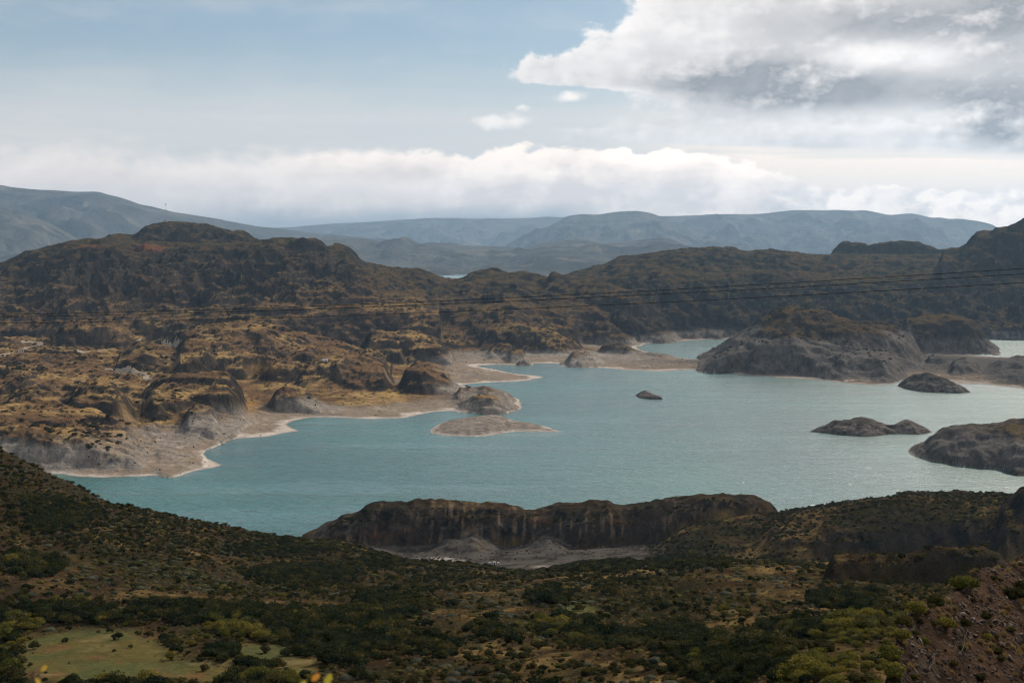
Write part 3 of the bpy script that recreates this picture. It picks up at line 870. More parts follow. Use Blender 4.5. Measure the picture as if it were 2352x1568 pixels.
def mat_terrain(name, fine, bump_d, crag, rough=0.92, var=0.55):
    """ground: tint from the survey of rock, scrub and dry grass; grain and relief below grid size from noise (sizes in metres)"""
    m, T, p = new_mat(name)
    at = T.node('ShaderNodeVertexColor', layer_name='tint')
    geo = T.node('ShaderNodeNewGeometry')
    pos = geo.outputs['Position']
    q = T.sep(pos)
    nz = T.sep(geo.outputs['Normal'])[2]
    steep = T.ss(nz, 0.93, 0.70)
    n1 = T.noise(pos, 1.0 / fine, 8.0, 0.64)
    n2 = T.noise(pos, 1.0 / (fine * 5.0), 5.0, 0.6)
    cr = T.noise(T.xyz(T.mul(q[0], 1 / crag), T.mul(q[1], 1 / crag), T.mul(q[2], 0.6 / crag)), 1.0, 7.0, 0.68, dist=0.6)
    f = T.add(T.mul(T.sub(n1, 0.5), 2.0 * var), T.mul(T.sub(n2, 0.5), 1.2 * var))
    f = T.add(f, T.mul(steep, T.mul(T.sub(cr, 0.5), 2.6)))
    f = T.m('MAXIMUM', T.add(1.0, f), 0.22)
    c = T.mix(1.0, at.outputs['Color'], T.xyz(f, f, f), 'MULTIPLY')
    T.put(p.inputs['Base Color'], c)
    p.inputs['Roughness'].default_value = rough
    p.inputs['Specular IOR Level'].default_value = 0.0
    bp = T.node('ShaderNodeBump')
    bp.inputs['Strength'].default_value = 1.0
    bp.inputs['Distance'].default_value = bump_d
    T.put(bp.inputs['Height'], T.add(T.add(n1, T.mul(n2, 2.0)), T.mul(cr, T.add(1.0, T.mul(steep, 3.0)))))
    T.l.new(bp.outputs[0], p.inputs['Normal'])
    return m


def mat_plain(name, rgb, rough=0.7, var=0.25, scale=3.0, metallic=0.0, spec=0.1):
    m, T, p = new_mat(name)
    tc = T.node('ShaderNodeTexCoord')
    n = T.noise(tc.outputs['Object'], scale, 5.0, 0.6)
    f = T.add(1.0 - var, T.mul(n, 2 * var))
    c = T.mix(1.0, tuple(rgb), T.xyz(f, f, f), 'MULTIPLY')
    T.put(p.inputs['Base Color'], c)
    p.inputs['Roughness'].default_value = rough
    p.inputs['Metallic'].default_value = metallic
    p.inputs['Specular IOR Level'].default_value = spec
    return m


def mat_leaf(name, rgb, rgb2, trans=0.25):
    """leaves: colour varies over the plant and from plant to plant"""
    m, T, p = new_mat(name)
    oi = T.node('ShaderNodeObjectInfo')
    geo = T.node('ShaderNodeNewGeometry')
    n = T.noise(geo.outputs['Position'], 0.9, 4.0, 0.6)
    t = T.ss(T.add(n, T.mul(T.sub(oi.outputs['Random'], 0.5), 0.5)), 0.3, 0.7)
    c = T.mix(t, tuple(rgb), tuple(rgb2))
    v = T.add(0.65, T.mul(geo.outputs['Random Per Island'], 0.7))
    c = T.mix(1.0, c, T.xyz(v, v, v), 'MULTIPLY')
    T.put(p.inputs['Base Color'], c)
    p.inputs['Roughness'].default_value = 0.9
    p.inputs['Specular IOR Level'].default_value = 0.03
    tr = T.node('ShaderNodeBsdfTranslucent')
    T.put(tr.inputs['Color'], c)
    mx = T.node('ShaderNodeMixShader')
    mx.inputs[0].default_value = trans
    T.l.new(p.outputs[0], mx.inputs[1])
    T.l.new(tr.outputs[0], mx.inputs[2])
    T.l.new(mx.outputs[0], T.n['Material Output'].inputs[0])
    return m


def mat_water():
    m, T, p = new_mat("lake_water")
    geo = T.node('ShaderNodeNewGeometry')
    pos = geo.outputs['Position']
    xyz = T.sep(pos)
    # suspended glacial flour: milky turquoise, with cloudier patches
    big = T.noise(pos, 1.0 / 420.0, 4.0, 0.55)
    c = T.mix(T.ss(big, 0.35, 0.68), (0.002, 0.078, 0.069), (0.010, 0.126, 0.105))
    T.put(p.inputs['Base Color'], c)
    p.inputs['IOR'].default_value = 1.36
    p.inputs['Specular IOR Level'].default_value = 0.5
    # wind: long streaks where the chop is rougher or smoother
    st = T.noise(T.xyz(T.mul(xyz[0], 1 / 260.0), T.mul(xyz[1], 1 / 60.0), 0.0), 1.0, 5.0, 0.6)
    gust = T.ss(st, 0.32, 0.68)
    T.put(p.inputs['Roughness'], T.add(0.10, T.mul(gust, 0.12)))
    p.inputs['Coat Weight'].default_value = 0.75
    p.inputs['Coat IOR'].default_value = 1.33
    p.inputs['Coat Roughness'].default_value = 0.55
    rx = T.add(T.mul(xyz[0], 0.82), T.mul(xyz[1], 0.57))
    ry = T.sub(T.mul(xyz[1], 0.82), T.mul(xyz[0], 0.57))
    w1 = T.noise(T.xyz(T.mul(rx, 1 / 7.0), T.mul(ry, 1 / 16.0), 0.0), 1.0, 3.0, 0.55, dist=0.4)
    w2 = T.noise(T.xyz(T.mul(rx, 1 / 2.2), T.mul(ry, 1 / 4.0), 3.0), 1.0, 2.0, 0.5)
    hgt = T.add(T.mul(w1, 1.0), T.mul(w2, 0.28))
    hgt = T.mul(hgt, T.add(0.55, T.mul(gust, 0.9)))
    bp = T.node('ShaderNodeBump')
    bp.inputs['Strength'].default_value = 1.0
    bp.inputs['Distance'].default_value = 2.8
    T.put(bp.inputs['Height'], hgt)
    T.l.new(bp.outputs[0], p.inputs['Normal'])
    return m


M_MID = mat_terrain("hill_ground", 8.0, 3.0, 22.0)
M_FORE = mat_terrain("scrub_ground", 1.6, 0.6, 7.0)
M_MTN = mat_terrain("mountain_ground", 130.0, 50.0, 300.0, var=0.5)
M_WATER = mat_water()

# ------------------------------------------------------------------ colours of the middle distance
ROCK = np.array([0.036, 0.030, 0.026])
ROCKD = np.array([0.017, 0.016, 0.017])
GRASS = np.array([0.300, 0.195, 0.080])
SCRUB = np.array([0.017, 0.019, 0.009])
SOIL = np.array([0.130, 0.077, 0.040])
PALE = np.array([0.270, 0.235, 0.200])
SAND = np.array([0.215, 0.170, 0.128])
SALT = np.array([0.480, 0.420, 0.370])
RUST = np.array([0.200, 0.078, 0.030])


def tint_mid(S):
    x, y, z = S.x, S.y, S.z
    sl, dx, dy = slopes(S)
    px, py = to_px(x, y, z)
    n1 = fbm(x / 120, y / 120, 201, 5)
    n2 = fbm(x / 30, y / 30, 211, 4)
    n3 = fbm(x / 9, y / 14, 221, 3)
    rockm = sstep(0.42, 0.72, sl + 0.22 * n2)
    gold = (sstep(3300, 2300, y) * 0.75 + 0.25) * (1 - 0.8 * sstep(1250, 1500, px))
    c = np.broadcast_to(SOIL, x.shape + (3,)).copy()
    c = lerp(c, GRASS, sstep(-0.15, 0.35, n1 + 0.6 * n2) * gold)
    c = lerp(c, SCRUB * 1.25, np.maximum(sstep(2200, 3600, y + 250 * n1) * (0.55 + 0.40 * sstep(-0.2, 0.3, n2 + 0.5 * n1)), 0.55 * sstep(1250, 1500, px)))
    # scrub in the hollows
    d1, d2, d3, d4 = S.d
    hollow = sstep(0.30, 0.05, d2 + 0.5 * d3) * sstep(-0.2, 0.25, n1 - 0.3 * n2)
    c = lerp(c, SCRUB, hollow * 0.7)
    c = lerp(c, SCRUB, sstep(0.18, 0.36, n3 + 0.3 * n2) * 0.75)
    rk = lerp(np.broadcast_to(ROCK, c.shape), ROCKD, sstep(-0.2, 0.3, fbm(x / 60, y / 40, 231, 4)))
    rk = lerp(rk, np.array([0.155, 0.105, 0.06]), sstep(0.18, 0.42, fbm(x / 90, y / 70, 235, 3)) * sstep(3200, 2000, y))
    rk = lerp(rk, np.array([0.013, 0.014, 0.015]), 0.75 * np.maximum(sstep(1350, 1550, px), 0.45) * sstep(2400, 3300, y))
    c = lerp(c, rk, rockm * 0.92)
    # ochre scars high on the west hill
    sc1 = np.exp(-(((px - 340) / 46) ** 2 + ((py - 570) / 12) ** 2)) + 0.7 * np.exp(-(((px - 205) / 50) ** 2 + ((py - 566) / 9) ** 2))
    c = lerp(c, RUST, sstep(0.3, 0.9, sc1 + 0.6 * n2) * 0.6)
    sc2 = np.exp(-(((px - 580) / 30) ** 2 + ((py - 938) / 24) ** 2)) + np.exp(-(((px - 600) / 60) ** 2 + ((py - 845) / 25) ** 2)) * 0.8
    c = lerp(c, np.array([0.26, 0.15, 0.055]), sstep(0.4, 0.9, sc2 + 0.4 * n2) * 0.8)
    # bleached belt of the drawn-down lake
    lim = 14 + 7 * fbm(x / 200, y / 200, 241, 3) + 4 * n2
    lim = lim + (12 + 26 * sstep(1600, 1700, px) * (1 - sstep(2090, 2130, px)) * (1 + 0.8 * n1)) * sstep(1500, 1650, px) * sstep(3200, 2600, y) + 6 * sstep(1480, 1330, y) * sstep(1200, 900, px) + 9 * sstep(300, 420, px) * sstep(620, 520, px) * sstep(1700, 1560, y)
    bel = sstep(6, -3, z - lim) * np.maximum(sstep(115, 40, S.s + 70 * n1), np.maximum(sstep(1400, 1600, px), sstep(960, 1100, px) * sstep(800, 812, py)))
    strat = 0.82 + 0.36 * fbm(z * 1.3 + 0.4 * n2, x / 300, 251, 2)
    pale = lerp(np.broadcast_to(PALE, c.shape), PALE * 0.60, sstep(-0.1, 0.45, n2 + 0.6 * n3) * (0.4 + 0.6 * rockm))
    pale = pale * strat[..., None]
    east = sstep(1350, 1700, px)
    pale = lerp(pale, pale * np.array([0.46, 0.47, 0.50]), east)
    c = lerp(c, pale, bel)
    beach = sstep(6.5, 2.5, z) * sstep(0.30, 0.14, sl) * sstep(150, 60, S.s + 50 * n1)
    c = lerp(c, SAND * (1 - 0.25 * east[..., None]), beach)
    salt = sstep(1.15, 0.35, z + 1.1 * n2 + 0.9 * n1) * (1 - 0.5 * east)
    c = lerp(c, SALT, salt * 0.9)
    c = lerp(c, SALT * 0.8, sstep(0.25, 0.5, n2 + 0.6 * n3) * beach * 0.6)
    c = lerp(c, np.array([0.10, 0.095, 0.085]), sstep(0.35, -0.2, z))
    return np.maximum(c, 0.01)


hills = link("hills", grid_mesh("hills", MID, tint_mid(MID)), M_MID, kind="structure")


def tint_near(S):
    x, y, z = S.x, S.y, S.z
    sl, dx, dy = slopes(S)
    px, py = to_px(x, y, z)
    n1 = fbm(x / 60, y / 60, 301, 5)
    n2 = fbm(x / 14, y / 14, 311, 4)
    n3 = fbm(x / 4, y / 4, 321, 3)
    c = np.broadcast_to(np.array([0.030, 0.020, 0.011]), x.shape + (3,)).copy()
    c = lerp(c, np.array([0.165, 0.110, 0.042]) , sstep(-0.05, 0.85 + 0.0 * n1 + 0.35 * sstep(900, 300, px), n1 * 0.6 + n2 + 0.5 * n3 + 0.14 * sstep(700, 1000, px)))
    c = lerp(c, np.array([0.018, 0.018, 0.008]), sstep(-0.1, 0.3, -n1 + 0.4 * n2) * 0.8)
    gm = np.broadcast_to(np.array([0.088, 0.072, 0.026]), c.shape)
    gm = lerp(gm, np.array([0.064, 0.068, 0.026]), sstep(-0.2, 0.3, fbm(x / 22, y / 16, 331, 3)))
    gm = lerp(gm, np.array([0.110, 0.060, 0.028]), sstep(0.15, 0.4, fbm(x / 11, y / 20, 341, 3)) * 0.8)
    gm = lerp(gm, np.array([0.19, 0.14, 0.065]), sstep(0.2, 0.45, fbm(x / 17, y / 12, 345, 3)) * 0.6)
    c = lerp(c, gm, S.meadow)
    rk = lerp(np.broadcast_to(np.array([0.040, 0.032, 0.026]), c.shape), np.array([0.014, 0.013, 0.012]), sstep(-0.2, 0.3, n2 + 0.4 * n1))
    ribs = fbm(x / 3.2, z / 14, 351, 4)
    rk = lerp(rk, np.array([0.135, 0.098, 0.066]), sstep(0.10, 0.45, ribs + 0.5 * n1) * sstep(600, 800, y) * (1 - sstep(1560, 1700, px)))
    rk = lerp(rk, np.array([0.105, 0.048, 0.018]), sstep(0.1, 0.4, fbm(x / 30, z / 9, 355, 3)) * sstep(36, 26, z) * sstep(780, 830, y) * (1 - sstep(1450, 1600, px)) * 0.45)
    rockm = np.maximum(sstep(0.42, 0.75, sl + 0.2 * n2) * np.maximum(S.rocky, 0.25), 0.75 * S.rocky * sstep(-0.3, 0.2, n2) * sstep(780, 840, y))
    c = lerp(c, rk, rockm)
    # pale quarry floor, scree cones and lake belt
    sand = np.array([0.215, 0.190, 0.165])
    scree = sstep(690, 780, y) * sstep(700, 760, px) * (1 - sstep(1460, 1560, px)) * sstep(0.85, 0.45, sl) * sstep(31, 26, z + 2 * n2)
    c = lerp(c, lerp(np.broadcast_to(sand * 0.34, c.shape), sand * 0.15, sstep(-0.1, 0.3, n2 + 0.6 * n3)), scree)
    wash = np.exp(-(((px - 1000) / 75) ** 2 + ((py - 1285) / 10) ** 2)) + np.exp(-(((px - 1270) / 62) ** 2 + ((py - 1302) / 9) ** 2))
    c = lerp(c, np.array([0.33, 0.29, 0.26]), sstep(0.5, 0.9, wash + 0.7 * n2) * sstep(740, 780, y) * 0.8)
    c = lerp(c, sand, sstep(5, 1, z) * sstep(880, 930, y))
    c = lerp(c, SALT * 0.8, sstep(1.2, 0.3, z) * sstep(880, 930, y))
    # stony slope: reddish gravel
    g = lerp(np.broadcast_to(np.array([0.056, 0.035, 0.023]), c.shape), np.array([0.024, 0.016, 0.011]), sstep(-0.1, 0.35, n3 + 0.5 * n2))
    g = lerp(g, np.array([0.030, 0.023, 0.019]), sstep(0.8, 1.4, sl))
    g = lerp(g, np.array([0.11, 0.078, 0.056]), sstep(0.25, 0.5, n3) * 0.5)
    c = lerp(c, g, S.stony)
    return np.maximum(c, 0.008)


ground = link("ground", grid_mesh("ground", FORE, tint_near(FORE)), M_FORE, kind="structure")

# ------------------------------------------------------------------ lake
wv = np.array([[-25000, -2500, 0], [25000, -2500, 0], [25000, 37500, 0], [-25000, 37500, 0]], float)
lake = link("lake", raw_mesh("lake", wv, [[0, 1, 2, 3]]), M_WATER, kind="structure")

# ------------------------------------------------------------------ far mountains
def mountains(name, crest, D, depth, rough, tint, label=None, foot=0.0, seed=0, nx=400, ny=70, back=1.0):
    Dc, Zc, x0, x1 = line(P2(crest, D), 3.0)
    Xs = np.linspace(x0, x1, nx)
    ts = np.concatenate([np.linspace(0, 1, ny), 1 + np.linspace(0.05, 1, 14) * back])
    X, Tt = np.meshgrid(Xs, ts)
    y = D - depth + depth * Tt
    x = (X - CX) / FPX * D * (1 + 0.25 * (Tt - 1) * depth / D)
    zc = np.interp(X, XT, Zc)
    ends = sstep(0, 40, X - x0) * sstep(0, 40, x1 - X)
    zc = zc if foot is None else zc
    t = np.clip(Tt, 0, 1)
    prof = t ** 1.25
    prof = np.where(Tt > 1, 1 - (Tt - 1) / back * 0.9, prof)
    n = ridged(x / (depth * 0.42) + 0.3 * fbm(x / 900, y / 900, seed + 3, 3), y / (depth * 0.6), seed, 5) - 0.55
    n2 = fbm(x / (depth * 0.12), y / (depth * 0.12), seed + 20, 5)
    env = np.clip(4 * t * (1 - t), 0, 1)
    amp = rough
    z = -20 + (zc + 20) * prof + (n * env + 0.35 * n2 * (0.16 + env)) * amp
    S = Sheet.__new__(Sheet)
    S.x, S.y, S.z = x, y, z
    sl = np.abs(np.gradient(z, axis=0) / np.gradient(y, axis=0))
    c = np.broadcast_to(np.array(tint), x.shape + (3,)).copy()
    c = lerp(c, np.array(tint) * 0.5, sstep(-0.1, 0.3, n2 + 0.4 * n))
    c = lerp(c, np.array(tint) * np.array([1.6, 1.5, 1.35]), sstep(0.1, 0.4, fbm(x / 500, y / 350, seed + 40, 4)))
    return link(name, grid_mesh(name, S, c), M_MTN, kind="structure")


TM = (0.085, 0.078, 0.062)
mountains("mountain", [(-900, 380), (-300, 400), (0, 424), (60, 434), (140, 438), (225, 440), (270, 451), (330, 472), (400, 487), (470, 498), (540, 512), (620, 522), (700, 532), (800, 543), (900, 552), (1010, 566), (1150, 600)], 20000, 5600, 520, TM, seed=401)
mountains("mountain", [(-900, 470), (-200, 455), (0, 474), (60, 490), (125, 516), (170, 548), (215, 585), (260, 640)], 16000, 3300, 260, TM, seed=421, nx=300)
mountains("mountain", [(600, 640), (700, 560), (752, 546), (828, 547), (880, 554), (907, 551), (932, 541), (947, 549), (965, 561), (983, 556), (1062, 563), (1148, 567), (1202, 569), (1238, 558), (1271, 554), (1336, 549), (1386, 559), (1454, 553), (1519, 546),
     (1544, 551), (1580, 566), (1640, 590), (1700, 630)], 15500, 5600, 230, TM, seed=441)
mountains("mountain", [(1000, 620), (1100, 590), (1159, 563), (1210, 535), (1257, 521), (1303, 497), (1340, 492), (1365, 494), (1415, 487), (1460, 484), (1501, 491), (1545, 511), (1591, 530), (1680, 556), (1800, 600)], 23000, 5200, 420, TM, seed=461)
mountains("mountain", [(300, 560), (560, 530), (700, 518), (800, 512), (900, 506), (1000, 500), (1150, 503), (1250, 498), (1350, 500), (1500, 520)], 31000, 6000, 420, TM, seed=481)
mountains("mountain", [(1400, 520), (1505, 497), (1600, 494), (1757, 491), (1790, 487), (1829, 482), (1880, 484), (1919, 481), (1991, 484), (2038, 493), (2096, 490), (2142, 500), (2160, 498), (2178, 502), (2207, 502), (2261, 513), (2294, 526), (2330, 538), (2450, 520), (2900, 500)],
          26000, 7000, 620, TM, seed=501)

# ------------------------------------------------------------------ islets
def islet(name, outline, ridge, seed, label, pale=True, amp=1.0, flat=False):
    """island: shore outline on the water (column,row) and a height ridge [(column,row,height)]"""
    P = np.array([wp(*p) for p in outline])
    lo, hi = P.min(0) - 6, P.max(0) + 6
    w = hi - lo
    st = max(1.0, math.sqrt(w[0] * w[1] / 9000.0))
    xs = np.arange(lo[0], hi[0], st)
    ys = np.arange(lo[1], hi[1], st)
    x, y = np.meshgrid(xs, ys)
    xw = x + 3.0 * fbm(x / 22, y / 22, seed, 4)
    yw = y + 5.0 * fbm(x / 22, y / 22, seed + 5, 4)
    d = poly_sdf(xw, yw, P)
    rz = np.zeros_like(x)
    rw = np.full_like(x, 1e-6)
    for (X, Y, hh) in ridge:
        px, py = wp(X, Y)
        q = 1.0 / ((x - px) ** 2 + (0.5 * (y - py)) ** 2 + 30.0) ** 1.5
        rz += q * hh
        rw += q
    H = rz / rw
    dm = d / max(d.max(), 1)
    k = np.clip(d / np.maximum(H * (2.6 if not flat else 7.0), 3.0), 0, 1)
    z = np.where(d > 0, H * (1 - (1 - k) ** 2.0) ** 0.8, 0.12 * d)
    bump = domes(xw, yw, 16.0, seed + 11, 1.4, 0.9, 0.8) * 4.2 + domes(xw, yw, 6.5, seed + 21, 1.3, 0.9, 0.8) * 2.6 + ridged(x / 9, y / 9, seed + 31, 3) * 1.6 - 3.2
    z = z + bump * amp * np.clip(z / 5.0, 0, 1)
    if flat:
        q = z / 0.9
        z = 0.4 * z + 0.6 * (np.floor(q) + sstep(0.2, 0.9, q - np.floor(q))) * 0.9
    z = np.maximum(z, -2.5)
    c = np.broadcast_to(np.array([0.135, 0.118, 0.105]) if not flat else np.array([0.235, 0.200, 0.168]), x.shape + (3,)).copy()
    n = fbm(x / 8, y / 8, seed + 41, 4)
    c = lerp(c, c * 0.55, sstep(-0.1, 0.35, n))
    if flat:
        c = lerp(c, SALT * 0.85, sstep(2.0, 0.8, z + 0.9 * n) * 0.9)
        c = lerp(c, SALT * 0.6, sstep(0.25, 0.5, fbm(x / 30, y / 10, seed + 51, 3)) * 0.6)
    else:
        c = lerp(c, np.array([0.060, 0.052, 0.045]), sstep(6, 14, z + 5 * n))
        c = lerp(c, c * 0.45, sstep(1.0, 0.2, z))
    S = Sheet.__new__(Sheet)
    S.x, S.y, S.z = x, y, z
    cx, cyy = P.mean(0)
    S.x, S.y = x - cx, y - cyy
    o = link(name, grid_mesh(name, S, c), M_ISL, label=label, category="islet")
    o.location = (cx, cyy, 0)
    return o


M_ISL = mat_terrain("islet_rock", 3.5, 2.0, 7.0, var=0.8)
islet("gravel_islet", [(988, 994), (990, 987), (1001, 977), (1023, 968), (1059, 964), (1095, 960), (1116, 955), (1145, 955), (1167, 961), (1181, 969), (1221, 973), (1257, 981), (1289, 991), (1257, 992), (1185, 990), (1149, 996), (1113, 1001), (1069, 1003), (1033, 1001), (1001, 997)],
      [(1000, 992, 2.5), (1060, 985, 4.5), (1120, 966, 7.5), (1140, 975, 6.5), (1200, 982, 3.2), (1260, 988, 1.6)], 601, "low flat gravel islet with a pale rim and a long thin spit", amp=0.12, flat=True)
islet("rock_islet", [(1460, 908), (1478, 905), (1500, 908), (1523, 914), (1521, 917), (1490, 917), (1468, 913)], [(1480, 909, 7.0), (1497, 913, 3.0), (1508, 914, 4.5)], 621, "smallest dark rock islet alone in open water", amp=0.5)
islet("rock_islet", [(1862, 991), (1885, 985), (1920, 979), (1980, 977), (2020, 980), (2048, 986), (2050, 981), (2075, 978), (2110, 980), (2139, 992), (2110, 998), (2060, 996), (2030, 999), (1985, 1003), (1930, 998)],
      [(1885, 989, 5), (1915, 988, 10), (1985, 990, 13), (2015, 990, 10), (2045, 989, 5), (2062, 986, 11), (2092, 987, 11), (2120, 989, 6)], 641, "long grey rock islet with two humps off the headland", amp=0.8)
islet("rock_islet", [(2060, 886), (2075, 881), (2110, 878), (2150, 879), (2190, 888), (2230, 901), (2200, 903), (2160, 902), (2110, 899), (2075, 892)], [(2075, 887, 10), (2110, 889, 20), (2146, 890, 21), (2165, 893, 17), (2196, 897, 9)], 661,
      "grey rounded rock islet close to the sandy far shore", amp=0.9)

# ------------------------------------------------------------------ plants
rng = np.random.RandomState(12)
LEAF_DARK = mat_leaf("leaf_dark_green", (0.012, 0.019, 0.007), (0.030, 0.036, 0.011))
LEAF_OLIVE = mat_leaf("leaf_olive", (0.032, 0.032, 0.010), (0.068, 0.058, 0.015))
LEAF_YELLOW = mat_leaf("leaf_yellow_green", (0.085, 0.085, 0.018), (0.165, 0.135, 0.025), 0.35)
LEAF_GREY = mat_leaf("leaf_grey_green", (0.036, 0.040, 0.026), (0.062, 0.060, 0.038))
LEAF_STRAW = mat_leaf("leaf_straw", (0.150, 0.100, 0.040), (0.260, 0.180, 0.072), 0.3)
BARK = mat_plain("bark", (0.075, 0.055, 0.042), 0.9, 0.4, 9.0)


def ico(sub):
    import bmesh
    bm = bmesh.new()
    bmesh.ops.create_icosphere(bm, subdivisions=sub, radius=1.0)
    v = np.array([q.co[:] for q in bm.verts])
    f = np.array([[q.index for q in t.verts] for t in bm.faces])
    bm.free()
    return v, f


ICO2, ICO3 = ico(2), ico(3)


def leaf_quads(pts, nrm, size, r):
    """small two-triangle leaves at pts, facing roughly along nrm"""
    n = len(pts)
    a = nrm + 0.75 * r.randn(n, 3)
    a /= np.linalg.norm(a, axis=1)[:, None] + 1e-9
    t = np.cross(a, r.randn(n, 3))
    t /= np.linalg.norm(t, axis=1)[:, None] + 1e-9
    b = np.cross(a, t)
    s = size * (0.55 + 0.9 * r.rand(n))[:, None]
    w = s * 0.55
    bend = a * s * 0.25
    V = np.stack([pts - t * s - bend, pts + b * w, pts + t * s - bend, pts - b * w], 1).reshape(-1, 3)
    F = np.arange(n * 4).reshape(n, 4)
    return V, F


def shrub_mesh(name, seed, lobes, spread, n, leaf, squash=0.85, mat=None, tall=1.0):
    """rounded shrub 1 m tall made of leaf clumps round a dark heart"""
    r = np.random.RandomState(seed)
    C, Rr = [], []
    for i in range(lobes):
        an = r.rand() * 2 * np.pi
        q = math.sqrt(r.rand()) * spread
        rad = 0.20 + 0.16 * r.rand()
        C.append((q * math.cos(an), q * math.sin(an), 0.25 + (0.62 - 0.25) * r.rand() * tall - 0.2 * q * q))
        Rr.append(rad)
    C.append((0, 0, 0.52 * tall)); Rr.append(0.36)
    C, Rr = np.array(C), np.array(Rr)
    k = r.choice(len(C), n, p=Rr ** 2 / (Rr ** 2).sum())
    dr = r.randn(n, 3)
    dr /= np.linalg.norm(dr, axis=1)[:, None]
    dr[:, 2] = np.where(dr[:, 2] < -0.3, -dr[:, 2], dr[:, 2])
    rad = Rr[k] * (0.76 + 0.52 * r.rand(n) ** 2.0)
    pts = C[k] + dr * rad[:, None] * np.array([1, 1, squash])
    keep = pts[:, 2] > 0.02
    pts, dr = pts[keep], dr[keep]
    V, F = leaf_quads(pts, dr, leaf, r)
    # dark heart so that no light leaks straight through
    v0, f0 = ICO2 if False else ico_1
    VV, FF = [V], [np.concatenate([F[:, [0, 1, 2]], F[:, [0, 2, 3]]])]
    off = len(V)
    for c, q in zip(C, Rr):
        vv = v0 * np.array([1, 1, squash]) * q * 0.74 * (0.85 + 0.3 * r.rand(len(v0)))[:, None] + c
        vv[:, 2] = np.maximum(vv[:, 2], 0.0)
        VV.append(vv)
        FF.append(f0 + off)
        off += len(vv)
    me = raw_mesh(name, np.concatenate(VV), np.concatenate(FF), smooth=False)
    me.materials.append(mat)
    return me


ico_1 = ico(1)


def cushion_mesh(name, seed, mat, n=800):
    r = np.random.RandomState(seed)
    v, f = ICO3
    q = v.copy()
    q = q * (1 + 0.16 * fbm(q[:, 0] * 2.2 + seed, q[:, 1] * 2.2 + q[:, 2] * 1.7, seed, 3))[:, None]
    q = q * np.array([0.95, 0.95, 0.92])
    q[:, 2] = np.maximum(q[:, 2], -0.05)
    k = r.choice(len(q), n)
    sel = q[k][:, 2] > 0.02
    pts = q[k][sel]
    nr = pts / np.linalg.norm(pts, axis=1)[:, None]
    V, F = leaf_quads(pts * 1.02, nr, 0.065, r)
    me = raw_mesh(name, np.concatenate([q, V]), np.concatenate([f, F[:, [0, 1, 2]] + len(q), F[:, [0, 2, 3]] + len(q)]), smooth=False)
    me.materials.append(mat)
    return me


def tussock_mesh(name, seed, mat, n=110):
    r = np.random.RandomState(seed)
    an = r.rand(n) * 2 * np.pi
    lean = 0.15 + 0.75 * r.rand(n) ** 1.2
    base = np.stack([0.14 * r.randn(n), 0.14 * r.randn(n), np.zeros(n)], 1)
    tip = base + np.stack([np.cos(an) * lean * 0.75, np.sin(an) * lean * 0.75, 1.05 - 0.6 * lean + 0.1 * r.randn(n)], 1)
    side = np.stack([-np.sin(an), np.cos(an), np.zeros(n)], 1) * 0.045
    V = np.stack([base - side, base + side, tip], 1).reshape(-1, 3)
    me = raw_mesh(name, V, np.arange(3 * n).reshape(n, 3), smooth=False)
    me.materials.append(mat)
    return me


def stems_mesh(name, seed, n=5, spread=0.28, h=0.55):
    r = np.random.RandomState(seed)
    V, F = [], []
    for i in range(n):
        an = 2 * np.pi * (i + r.rand()) / n
        p = np.array([0.03 * math.cos(an), 0.03 * math.sin(an), -0.12])
        dv = np.array([math.cos(an) * spread, math.sin(an) * spread, h])
        pts = [p, p + dv * 0.45 + 0.03 * r.randn(3), p + dv]
        rad = [0.028, 0.018, 0.006]
        for q, (c, ra) in enumerate(zip(pts, rad)):
            for w in range(5):
                V.append(c + ra * np.array([math.cos(w * 1.2566), math.sin(w * 1.2566), 0]))
        b = len(V) - 15
        for q in range(2):
            for w in range(5):
                F.append((b + q * 5 + w, b + q * 5 + (w + 1) % 5, b + q * 5 + 5 + (w + 1) % 5, b + q * 5 + 5 + w))
    me = raw_mesh(name, V, F)
    me.materials.append(BARK)
    return me


def stone_mesh(name, seed, mat, sub=2):
    r = np.random.RandomState(seed)
    v, f = ICO2
    q = v * np.array([1.0, 0.70 + 0.3 * r.rand(), 0.40 + 0.25 * r.rand()])
    for _ in range(12):                         # chop flat facets
        nn = r.randn(3); nn /= np.linalg.norm(nn)
        dd = q @ nn - (0.22 + 0.3 * r.rand())
        q = q - np.maximum(dd, 0)[:, None] * nn
    q = q + 0.03 * r.randn(*q.shape)
    me = raw_mesh(name, q, f, smooth=False)
    me.materials.append(mat)
    return me


STONE = mat_plain("stone", (0.064, 0.043, 0.032), 0.9, 0.45, 2.5)
STONE_GREY = mat_plain("stone_grey", (0.085, 0.070, 0.060), 0.9, 0.4, 2.5)

KINDS = ['dark', 'dark', 'olive', 'olive', 'yellow', 'grey', 'grey', 'straw', 'straw']
PROTO = [
    shrub_mesh("foliage_dark", 1, 7, 0.42, 620, 0.060, mat=LEAF_DARK),
    shrub_mesh("foliage_dark", 2, 9, 0.52, 680, 0.058, mat=LEAF_DARK),
    shrub_mesh("foliage_olive", 3, 6, 0.38, 560, 0.062, mat=LEAF_OLIVE),
    shrub_mesh("foliage_olive", 4, 8, 0.50, 620, 0.060, mat=LEAF_OLIVE, tall=0.85),
    shrub_mesh("foliage_yellow", 5, 7, 0.42, 600, 0.060, mat=LEAF_YELLOW),
    cushion_mesh("foliage_cushion", 6, LEAF_GREY),
    cushion_mesh("foliage_cushion", 7, LEAF_OLIVE),
    tussock_mesh("tussock", 8, LEAF_STRAW),
    tussock_mesh("tussock", 9, LEAF_STRAW, 80),
]
STEMS = [stems_mesh("stems", 20 + i) for i in range(3)]
STONES = [stone_mesh("stone", 30 + i, STONE if i % 3 else STONE_GREY) for i in range(6)]


